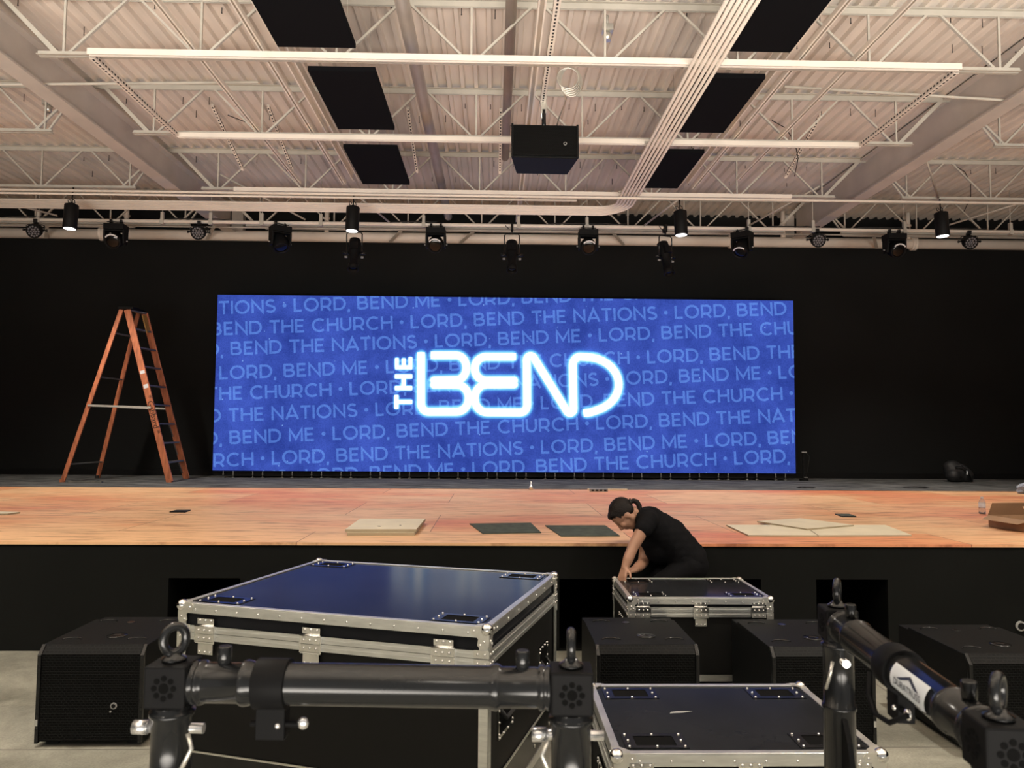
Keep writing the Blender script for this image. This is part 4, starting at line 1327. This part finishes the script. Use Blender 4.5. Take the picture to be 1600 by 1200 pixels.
# ================================================================== TRUSS FRAMES
def truss_frame(label, p0, p1, ztop, sticker=False, eyes=(40, 88)):
    p0, p1 = V((p0[0], p0[1], 0)), V((p1[0], p1[1], 0))
    dv = p1 - p0; L = dv.length
    t = thing('truss_frame', label, 'truss frame', p0, (0, 0, math.atan2(dv.y, dv.x)), 'black tube truss frames')
    bs = .0515; r = .0252; zb = ztop - bs / 2
    for x, inner in ((0, 1), (L, -1)):
        b = MB(); b.box((x, 0, zb), (bs, bs, bs)); blk = b.build('corner_block', BLACKF, t, bevel=.003)
        b = MB()
        for (n_, u_, v_) in (((0, -1, 0), (1, 0, 0), (0, 0, 1)), ((-inner, 0, 0), (0, 1, 0), (0, 0, 1)), ((0, 1, 0), (1, 0, 0), (0, 0, 1))):
            n_, u_, v_ = V(n_), V(u_), V(v_)
            c = V((x, 0, zb)) + n_ * (bs / 2)
            b.cyl(c - n_ * .001, c + n_ * .0006, .0062, 14)
            for k in range(8):
                a = 2 * PI * k / 8
                q = c + (u_ * math.cos(a) + v_ * math.sin(a)) * .0120
                b.cyl(q - n_ * .001, q + n_ * .0006, .0036, 10)
        b.build('bolt_holes', VOID, blk)
        # eye bolt
        b = MB(); ztp = ztop
        yw = R(eyes[0] if x == 0 else eyes[1])
        b.lathe([(.015, 0), (.015, .004), (.009, .007), (.007, .011)], (x, 0, ztp), 20)
        b.tube([(x + .0135 * math.cos(2 * PI * k / 24) * math.cos(yw), .0135 * math.cos(2 * PI * k / 24) * math.sin(yw), ztp + .026 + .0165 * math.sin(2 * PI * k / 24)) for k in range(24)], .0055, 10, closed=True)
        b.build('eye_bolt', BLACKM, t)
        # post
        b = MB(); zt = ztop - bs
        b.lathe([(r, .02), (r, zt - .115), (r + .0018, zt - .112), (r + .0018, zt - .106), (r - .001, zt - .104), (r - .001, zt - .016), (r + .002, zt - .013), (r + .002, zt - .008), (r - .002, zt - .006), (r + .001, zt)], (x, 0, 0), 28)
        b.build('post', BLACKM, t)
        b = MB(); b.cyl((x - .047, 0, zt - .030), (x + .040, 0, zt - .030), .0062, 12); b.cyl((x - .048, 0, zt - .030), (x - .030, 0, zt - .030), .0085, 12)
        b.build('pin', SILV, t, label='silver pin through the post')
        b = MB()
        b.tube([(x + inner * .028, -.018, zt - .030), (x + inner * .036, -.024, zt - .045), (x + inner * .022, -.027, zt - .075)], .0028, 6); b.build('spring_clip', GALV, t)
        b = MB(); b.bb(x - .06, x + .06, -.06, .06, 0, .012); b.cyl((x, 0, .012), (x, 0, .03), .032, 16); b.build('foot_plate', BLACKM, t)
        # gusset below
        fr = Matrix(((1, 0, 0, x), (0, 0, 1, -.004), (0, 1, 0, 0), (0, 0, 0, 1)))
        b = MB(); b.prism([(inner * .024, zt - .12), (inner * .050, zt - .15), (inner * .085, zt - .26), (inner * .024, zt - .30)], .008, fr); b.build('gusset', BLACKF, t)
    # top rail with couplers
    b = MB(); rt = Euler((0, R(90), 0)).to_matrix()
    x0, x1 = bs / 2, L - bs / 2
    prof = [(r + .001, 0), (r + .001, .004), (r - .002, .006), (r + .0015, .008), (r + .0015, .013), (r - .002, .015), (r - .001, .018), (r - .001, .060), (r + .0015, .062), (r + .0025, .066), (r + .0015, .072), (r, .075)]
    full = prof + [(q, (x1 - x0) - s_) for q, s_ in reversed(prof)]
    b.lathe(full, (x0, 0, zb), 32, rot=rt); b.build('top_rail', BLACKM, t)
    for x, s_ in ((x0 + .038, 1), (x1 - .034, -1)):
        b = MB(); b.lathe([(.0075, r - .006), (.0085, r + .006), (.0085, r + .018), (.007, r + .020)], (x, 0, zb), 14); b.build('set_screw', BLACKM, t)
    b = MB(); b.tube([(0, 0, .16), (L, 0, .16)], r, 20); b.build('lower_rail', BLACKM, t)
    # clamp with safety loop
    cx = x0 + .100 if not sticker else L * .50
    b = MB(); b.lathe([(r + .0005, -.020), (r + .005, -.020), (r + .005, .020), (r + .0005, .020)], (cx, 0, zb), 28, rot=rt)
    b.bb(cx - .018, cx + .018, -.010, .012, zb - r - .040, zb - r - .002); b.cyl((cx - .026, -.004, zb - r - .022), (cx + .034, -.004, zb - r - .022), .004, 8)
    b.build('clamp', BLACKF, t, bevel=.001)
    MB().sph((cx + .040, -.006, zb - r - .020), .0055, 10, 7, 0, scale=(1.3, .8, 1.4)).build('clamp_nut', SILV, t)
    MB().sph((cx + .010, -.0105, zb - r - .022), .004, 8, 6, 0).build('clamp_nut', SILV, t)
    if sticker:
        b = MB(); b.tube([(cx - .010, -.034, zb - .008), (cx + .0, -.040, zb - .035), (cx + .03, -.042, zb - .050), (cx + .07, -.040, zb - .046), (cx + .10, -.030, zb - .026)], .0036, 8); b.build('safety_loop', BLACKF, t)

        def onr(u, a, rr): return V((u, -rr * math.cos(a), zb + rr * math.sin(a)))
        u0, u1, a0, a1 = L * .575, L * .775, R(-22), R(48)
        b = MB(); n = 12; rr = r + .0009
        va = [b.bm.verts.new(onr(u0, a0 + (a1 - a0) * k / n, rr)) for k in range(n + 1)]
        vb = [b.bm.verts.new(onr(u1, a0 + (a1 - a0) * k / n, rr)) for k in range(n + 1)]
        for k in range(n): b.bm.faces.new((va[k], vb[k], vb[k + 1], va[k + 1])).smooth = True
        so = b.build('sticker', STICK, t, label='white maker sticker on the tube')
        tmx = text_mesh('DURATRUSS', .011); bm = bmesh.new(); bm.from_mesh(tmx)
        lw = max(v.co.x for v in bm.verts)
        bmesh.ops.subdivide_edges(bm, edges=bm.edges[:], cuts=1)
        for v in bm.verts:
            v.co = onr(u0 + .012 + v.co.x * ((u1 - u0) * .78 / lw), R(-6) + v.co.y / r, r + .0016)
        n0 = len(bm.verts)
        for tri in ((((.25, 34), (.80, 12), (.50, 34))), ((.20, 14), (.52, 38), (.84, 14), (.72, 14), (.52, 28), (.32, 14))):
            if len(tri) == 6:
                bm.faces.new([bm.verts.new(onr(u0 + (u1 - u0) * fu, R(a_), r + .0016)) for fu, a_ in tri])
        me = bpy.data.meshes.new('sticker_print'); bm.to_mesh(me); bm.free(); me.materials.append(NAVY)
        o = bpy.data.objects.new('sticker_print', me); COL.objects.link(o); o.parent = so
    return t


truss_frame('black tube frame in front of the large case, its top rail level', (-.397, .988), (.097, .962), 1.28)
truss_frame('black tube frame with a white sticker, its top rail running towards the viewer', (.573, 1.285), (.516, .790), 1.28, True, (155, 140))

# ================================================================== THINGS ON THE STAGE
Z = HS


def board(name, label, cat, pts, th, z, m, edge=None, group=None):
    b = MB(); b.prism([(x, y) for x, y in pts], th, Matrix.Translation((0, 0, z)))
    b.bm.normal_update()
    for f in b.bm.faces:
        if abs(f.normal.z) < .5: f.material_index = 1
    return tag(b.build(name, [m, edge or m]), label, cat, group)


board('cream_board', 'cream board lying under the notched one on the plywood, lower of the stack', 'board', [(-1.11, 5.93), (-.60, 5.94), (-.60, 6.66), (-1.15, 6.64)], .022, Z, CREAM, EDGEB, 'cream boards in a stack')
o = board('cream_board', 'cream board with two small dark marks, upper of the stack', 'board', [(-1.13, 5.95), (-.59, 5.97), (-.585, 6.68), (-1.14, 6.66)], .022, Z + .023, CREAM, EDGEB, 'cream boards in a stack')
b = MB(); b.box((-.90, 6.14, Z + .0455), (.018, .03, .002), (0, 0, .6)); b.box((-.74, 6.20, Z + .0455), (.014, .02, .002), (0, 0, .2)); b.build('dark_mark', INK, o)
board('carpet_tile', 'dark carpet tile on the plywood, nearer the cream stack', 'carpet tile', [(-.083, 6.05), (.377, 6.10), (.325, 6.73), (-.205, 6.66)], .008, Z, GREENT, None, 'dark carpet tiles')
board('carpet_tile', 'dark carpet tile on the plywood, right beside the woman', 'carpet tile', [(.517, 5.90), (.97, 5.93), (.95, 6.57), (.439, 6.556)], .008, Z, GREENT, None, 'dark carpet tiles')
board('pale_panel', 'pale square panel flat on the plywood, nearest the woman', 'board', [(1.97, 5.95), (2.508, 5.945), (2.65, 6.61), (1.995, 6.60)], .012, Z, CREAM, EDGEB, 'pale square panels beyond the woman')
board('pale_panel', 'pale square panel flat on the plywood, farthest from the woman', 'board', [(2.515, 5.945), (3.268, 5.99), (3.387, 6.63), (2.66, 6.61)], .012, Z, CREAM, EDGEB, 'pale square panels beyond the woman')
board('pale_panel', 'pale square panel lying askew on top of the two others', 'board', [(2.55, 6.25), (3.06, 6.52), (2.80, 7.02), (2.32, 6.77)], .012, Z + .0125, CREAM, EDGEB, 'pale square panels beyond the woman')
board('white_sheet', 'white flat board at the edge of the stage under the ladder', 'board', [(-5.3, 7.08), (-4.46, 7.22), (-4.43, 7.36), (-5.2, 7.46)], .015, Z, CREAM, EDGEB)
board('floor_box_lid', 'small black floor plate on the plywood in front of the ladder', 'floor plate', [(-3.10, 7.49), (-2.95, 7.49), (-2.965, 7.66), (-3.10, 7.655)], .010, Z, BLACKP, None, 'small dark floor plates')
board('floor_box_lid', 'small black floor plate on the plywood behind the pale panels', 'floor plate', [(3.33, 7.33), (3.468, 7.33), (3.50, 7.55), (3.36, 7.55)], .010, Z, GREENT, BLACKP, 'small dark floor plates')
b = MB(); b.bb(-.24, .24, -.03, .03, 0, .03); b.cyl((.18, 0, .03), (.18, 0, .036), .02, 10, mi=1); b.bb(-.2, -.1, -.02, .02, .03, .034, 1)
tag(b.build('spirit_level', [LALU, BLACKP], loc=(-5.92, 11.36, Z + .004), bevel=.003), 'dark flat bar lying on the carpet between the ladder feet', 'bar')
b = MB(); b.bb(-.12, .12, -.03, .03, 0, .035)
for k in range(4): b.bb(-.10 + k * .055, -.065 + k * .055, -.032, -.029, .008, .03, 1)
o = tag(b.build('power_strip', [GREYP, BLACKP], loc=(1.40, 10.28, Z)), 'small grey power strip on the plywood behind the woman', 'power strip')
tag(MB().bb(-.27, .27, -.025, .025, 0, .02).build('white_strip', CREAM, loc=(1.55, 10.50, Z)), 'thin white strip at the plywood edge behind the woman', 'strip')
b = MB(); b.lathe([(.025, 0), (.03, .02), (.02, .05), (.008, .055), (.008, .12)], (0, 0, 0), 12)
tag(b.build('small_fixture', GALV, loc=(.51, 10.55, Z)), 'tiny metal fixture standing at the plywood edge below the screen', 'fixture')
for x, y, l, s in ((6.16, 11.14, 'small dark cloth lying on the carpet below the backpack', .18), (4.50, 11.04, 'small dark cloth on the carpet below the screen corner', .14)):
    b = MB(); b.sph((0, 0, 0), s, 16, 8, 0, scale=(1, .5, .12)); random.seed(int(x * 10))
    for v in b.bm.verts: v.co += V((random.uniform(-.02, .02), random.uniform(-.02, .02), random.uniform(0, .008)))
    for v in b.bm.verts: v.co.z = max(v.co.z, 0)
    tag(b.build('dark_cloth', BAGM, loc=(x, y, Z + .004)), l, 'cloth', 'dark cloths on the carpet')

# water bottle
t = thing('water_bottle', 'clear plastic water bottle standing on the plywood', 'bottle', (4.905, 7.665, Z))
MB().lathe([(.026, 0), (.031, .006), (.031, .05), (.029, .055), (.031, .06), (.031, .115), (.024, .135), (.012, .152), (.012, .160)], (0, 0, 0), 20).build('bottle', CLEAR, t)
MB().lathe([(.0135, .150), (.0135, .168), (.012, .170)], (0, 0, 0), 16).build('cap', STICK, t)
MB().lathe([(.0314, .064), (.0316, .066), (.0316, .108), (.0314, .110)], (0, 0, 0), 20).build('label_band', STICK, t)
# cardboard box with open flaps
t = thing('cardboard_box', 'open brown cardboard box at the edge of the stage', 'box', (4.62, 6.45, Z), (0, 0, R(8)))
b = MB(); w, d, h, th = .30, .22, .10, .005
b.bb(-w, w, -d, d, 0, th); b.bb(-w, w, -d, -d + th, 0, h); b.bb(-w, w, d - th, d, 0, h); b.bb(-w, -w + th, -d, d, 0, h); b.bb(w - th, w, -d, d, 0, h); b.build('carton', KRAFT, t)
for (p, q, dx, dz) in (((-w, -d, h), (-w, d, h), -.09, -.03), ((w, -d, h), (w, d, h), .1, .02)):
    b = MB(); b.prism([(p[1], 0), (q[1], 0), (q[1] - .03, math.hypot(dx, dz)), (p[1] + .03, math.hypot(dx, dz))], .004, Matrix(((0, dx / math.hypot(dx, dz), -dz, p[0]), (1, 0, 0, 0), (0, dz / math.hypot(dx, dz), dx, h), (0, 0, 0, 1)))); b.build('flap', KRAFT, t)
b = MB(); b.box((0, -d + .03, h + .05), (2 * w, .004, .15), (R(-35), 0, 0)); b.build('flap', KRAFT, t)
b = MB(); b.box((0, d - .02, h + .05), (2 * w, .004, .13), (R(25), 0, 0)); b.build('flap', KRAFT, t)


# ---------------- soft bodies made by fusing rounded pieces into one skin
def capsule(b, p0, p1, r0, r1, n=8, mi=0):
    p0, p1 = V(p0), V(p1)
    m = max(2, int((p1 - p0).length / (min(r0, r1) * .45)))
    for k in range(m + 1):
        f_ = k / m
        b.sph(p0.lerp(p1, f_), r0 + (r1 - r0) * f_, 14, 8, mi)


def fuse(b, name, m, parent, vox, smooth=4, loc=None):
    o = b.build(name, m, parent, norm=False)
    md = o.modifiers.new('r', 'REMESH'); md.mode = 'VOXEL'; md.voxel_size = vox; md.use_smooth_shade = True
    if smooth:
        ms = o.modifiers.new('s', 'SMOOTH'); ms.iterations = smooth; ms.factor = .5
    dg = bpy.context.evaluated_depsgraph_get()
    me = bpy.data.meshes.new_from_object(o.evaluated_get(dg))
    old = o.data; o.modifiers.clear(); o.data = me; bpy.data.meshes.remove(old)
    me.materials.clear(); me.materials.append(m)
    for p in me.polygons: p.use_smooth = True
    return o


t = thing('backpack', 'black backpack slumped on the carpet against the back wall', 'backpack', (7.66, 12.60, Z + .004))
b = MB(); b.sph((0, 0, .14), .2, 18, 10, 0, scale=(1.05, .7, .85)); b.sph((-.05, .05, .22), .15, 16, 10, 0, scale=(1, .8, .9)); b.sph((.12, -.02, .10), .13, 14, 8); b.sph((-.1, -.06, .10), .12, 14, 8)
for v in b.bm.verts: v.co.z = max(v.co.z, .001)
fuse(b, 'pack', BAGM, t, .02, 3)
MB().tube([(-.1, -.12, .25), (-.02, -.16, .28), (.06, -.17, .22), (.12, -.18, .10), (.16, -.14, .02)], .014, 8).build('shoulder_strap', BAGM, t)
b = MB(); b.box((.06, -.175, .16), (.02, .012, .06)); b.build('buckle', STICK, t, label='small white buckle')
t = thing('plastic_bag', 'crumpled pale plastic bag at the far edge of the carpet', 'bag', (7.22, 10.25, Z))
b = MB(); random.seed(5); b.sph((0, 0, .06), .15, 20, 12, 0, scale=(1.1, .7, .6))
for v in b.bm.verts:
    v.co += V((random.uniform(-.02, .02), random.uniform(-.02, .02), random.uniform(-.02, .02))); v.co.z = max(v.co.z, .001)
for f in b.bm.faces: f.smooth = False
b.build('bag', mat('pale blue film', (.30, .33, .40), .25, var=.3, scale=10), t)
t = thing('cable_stand', 'slim black device with cables standing beside the screen edge', 'device', (5.15, 12.72, Z + .004))
MB().bb(-.06, .06, -.04, .04, 0, .03).bb(-.012, .012, -.012, .012, .03, .50).build('stand', BLACKP, t)
MB().bb(-.03, .05, -.02, .02, .46, .48).bb(.0, .06, -.02, .02, .05, .06).build('clip', GREYP, t)
MB().tube([(.02, 0, .48), (.10, 0, .40), (.07, 0, .2), (.03, 0, .05)], .006, 6).build('lead', CABLE, t)

# ================================================================== THE WOMAN
per = thing('person', 'woman in black t-shirt with tied-back hair bending over the small case', 'person', (1.30, 5.42, 0))
PO = V((1.30, 5.42, 0))


def P_(x, y, z): return V((x, y, z)) - PO


b = MB()
# head: up vector and face direction (looking down at her hands)
hc = P_(.913, 5.40, .986)
n_ = V((-.42, -.06, -.91)).normalized(); u_ = V((-.91, 0, .42)); u_ = (u_ - n_ * u_.dot(n_)).normalized(); s_ = u_.cross(n_).normalized()
rotH = Matrix((s_, n_, u_)).transposed()      # local x side, y face, z crown


HK = .93


def Hd(x, y, z): return hc + rotH @ (V((x, y, z)) * HK)


b.sph(Hd(0, -.012, .030), .085, 20, 14, 0, scale=(.90, 1.10, 1.0), rot=rotH)
b.sph(Hd(0, .030, -.030), .066, 18, 12, 0, scale=(.92, .90, 1.15), rot=rotH)
b.sph(Hd(0, .052, -.088), .026, 14, 10, 0, scale=(1.2, 1, .9), rot=rotH)      # chin
for s in (-1, 1):
    capsule(b, Hd(s * .022, .046, -.090), Hd(s * .058, -.005, -.050), .018, .022)   # jaw
    b.sph(Hd(s * .036, .066, -.022), .024, 12, 8, 0)    # cheek
    capsule(b, Hd(s * .010, .084, .020), Hd(s * .040, .072, .020), .010, .009)      # brow
    b.sph(Hd(s * .031, .074, .004), .012, 10, 8, 0)     # eye
    b.sph(Hd(s * .076, -.005, -.012), .026, 12, 8, 0, scale=(.35, .75, 1.15), rot=rotH)  # ear
capsule(b, Hd(0, .086, .012), Hd(0, .106, -.026), .008, .012)   # nose
b.sph(Hd(0, .092, -.034), .013, 10, 8, 0, scale=(1.3, 1, .8), rot=rotH)
b.sph(Hd(0, .086, -.054), .011, 10, 8, 0, scale=(1.9, .9, .8), rot=rotH); b.sph(Hd(0, .082, -.065), .011, 10, 8, 0, scale=(1.7, .9, .8), rot=rotH)   # lips
capsule(b, Hd(0, -.03, -.03), P_(1.055, 5.44, .955), .055, .060)     # neck
# trunk
capsule(b, P_(1.08, 5.36, .945), P_(1.10, 5.53, .925), .070, .070)
capsule(b, P_(1.08, 5.44, .92), P_(1.235, 5.45, .82), .105, .115); capsule(b, P_(1.235, 5.45, .82), P_(1.345, 5.45, .68), .115, .125)


def limb(pts, rs):
    for k in range(len(pts) - 1): capsule(b, pts[k], pts[k + 1], rs[k], rs[k + 1])


def hand(wr, palm_dir, side, thumb, curl, L=.085):
    """palm with four unequal bent fingers and a thumb from its side."""
    pd = V(palm_dir).normalized(); sd = V(side); sd = (sd - pd * sd.dot(pd)).normalized(); dn = pd.cross(sd).normalized()
    if dn.z > 0: dn = -dn
    for k in range(4):
        o_ = (k - 1.5) * .0185
        capsule(b, V(wr) + sd * o_ * .55, V(wr) + pd * L * .95 + sd * o_, .0150, .0115)
        base = V(wr) + pd * L + sd * o_
        ln = (.030, .036, .034, .026)[k]
        q1 = base + (pd * math.cos(curl) + dn * math.sin(curl)) * ln
        q2 = q1 + (pd * math.cos(curl * 1.9) + dn * math.sin(curl * 1.9)) * ln * .75
        q3 = q2 + (pd * math.cos(curl * 2.5) + dn * math.sin(curl * 2.5)) * ln * .55
        capsule(b, base, q1, .0090, .0082); capsule(b, q1, q2, .0082, .0076); capsule(b, q2, q3, .0076, .0066)
    tb = V(wr) + pd * L * .25 + sd * thumb * .026
    t1 = tb + (pd * .6 + sd * thumb * .8).normalized() * .036 + dn * .006
    t2 = t1 + (pd * .9 + sd * thumb * .3).normalized() * .030 + dn * .006
    capsule(b, tb, t1, .0125, .0098); capsule(b, t1, t2, .0098, .0078)


limb([P_(1.06, 5.29, .955), P_(1.01, 5.245, .895), P_(.942, 5.215, .790), P_(.905, 5.19, .715), P_(.880, 5.175, .660)], [.056, .046, .038, .036, .026])
hand(P_(.880, 5.175, .660), (-.25, -.30, -.70), (.55, -.80, .1), 1, .40, .070)
limb([P_(1.11, 5.58, .93), P_(1.10, 5.55, .80), P_(1.065, 5.49, .640), P_(1.01, 5.37, .633), P_(.965, 5.27, .632)], [.052, .047, .040, .036, .026])
hand(P_(.965, 5.27, .632), (-.75, -.45, -.12), (-.5, .85, 0), 1, .30, .070)
# legs, half squat behind the case
for yy in (5.350, 5.480):
    limb([P_(1.36, yy, .66), P_(1.05, yy, .44), P_(1.20, yy, .10)], [.075, .056, .040])
    limb([P_(1.20, yy, .06), P_(1.05, yy, .045)], [.040, .034])
body = fuse(b, 'body', SKIN, per, .0055, 3)
# hair: cap drawn back to a high pony tail that arcs behind the head
b = MB()
b.sph(Hd(0, -.020, .036), .086, 22, 14, 0, scale=(.93, 1.10, 1.0), rot=rotH)
b.sph(Hd(0, .036, .085), .044, 14, 10, 0, scale=(1.3, 1, .6), rot=rotH)
for s in (-1, 1): b.sph(Hd(s * .058, .020, .045), .030, 12, 8, 0, scale=(.6, 1.2, 1.2), rot=rotH); b.sph(Hd(s * .055, -.05, .000), .036, 12, 8, 0, scale=(.7, 1, 1.2), rot=rotH)
tie = P_(.955, 5.40, 1.074)
capsule(b, Hd(0, -.070, .055), tie, .026, .013)
pts = [tie, P_(.980, 5.40, 1.084), P_(1.004, 5.398, 1.074), P_(1.020, 5.395, 1.045), P_(1.022, 5.39, 1.010), P_(1.016, 5.385, .980)]
rs = [.013, .017, .019, .019, .016, .008]
for k in range(5): capsule(b, pts[k], pts[k + 1], rs[k], rs[k + 1])
# trim hair away from the face
hair = fuse(b, 'hair', HAIR, per, .006, 3)
bm = bmesh.new(); bm.from_mesh(hair.data)
inv = rotH.transposed()
dele = [v for v in bm.verts if (lambda q: q.y > .038 and q.z < .054 and abs(q.x) < .09)(inv @ (v.co - hc))]
bmesh.ops.delete(bm, geom=dele, context='VERTS'); bm.to_mesh(hair.data); bm.free()
b = MB(); b.tube([tie + V((.006 * 0 + .0, .020 * math.cos(2 * PI * k / 16), .020 * math.sin(2 * PI * k / 16))) for k in range(16)], .006, 8, closed=True); b.build('hair_tie', RUB, per)
# t-shirt
b = MB()
capsule(b, P_(1.065, 5.345, .955), P_(1.10, 5.545, .935), .083, .083)
capsule(b, P_(1.10, 5.44, .915), P_(1.235, 5.43, .828), .128, .138); capsule(b, P_(1.235, 5.43, .828), P_(1.36, 5.42, .675), .138, .142)
capsule(b, P_(1.11, 5.45, .875), P_(1.18, 5.45, .75), .115, .12)
limb([P_(1.065, 5.30, .955), P_(1.022, 5.255, .905)], [.070, .062])
limb([P_(1.11, 5.58, .93), P_(1.095, 5.555, .815)], [.068, .064])
shirt = fuse(b, 'shirt', SHIRT, per, .009, 4)
# trousers and shoes
b = MB()
capsule(b, P_(1.33, 5.42, .70), P_(1.37, 5.42, .64), .138, .140)
for yy in (5.350, 5.480):
    limb([P_(1.36, yy, .64), P_(1.06, yy, .45), P_(1.20, yy, .12)], [.088, .070, .052])
fuse(b, 'trousers', SHIRT, per, .010, 4)
for yy in (5.350, 5.480):
    b = MB(); b.sph(P_(1.20, yy, .055), .052, 14, 8, 0, scale=(1.1, .85, 1)); b.sph(P_(1.08, yy, .045), .048, 14, 8, 0, scale=(1.6, .9, .9))
    o = fuse(b, 'shoe', RUB, per, .010, 3)
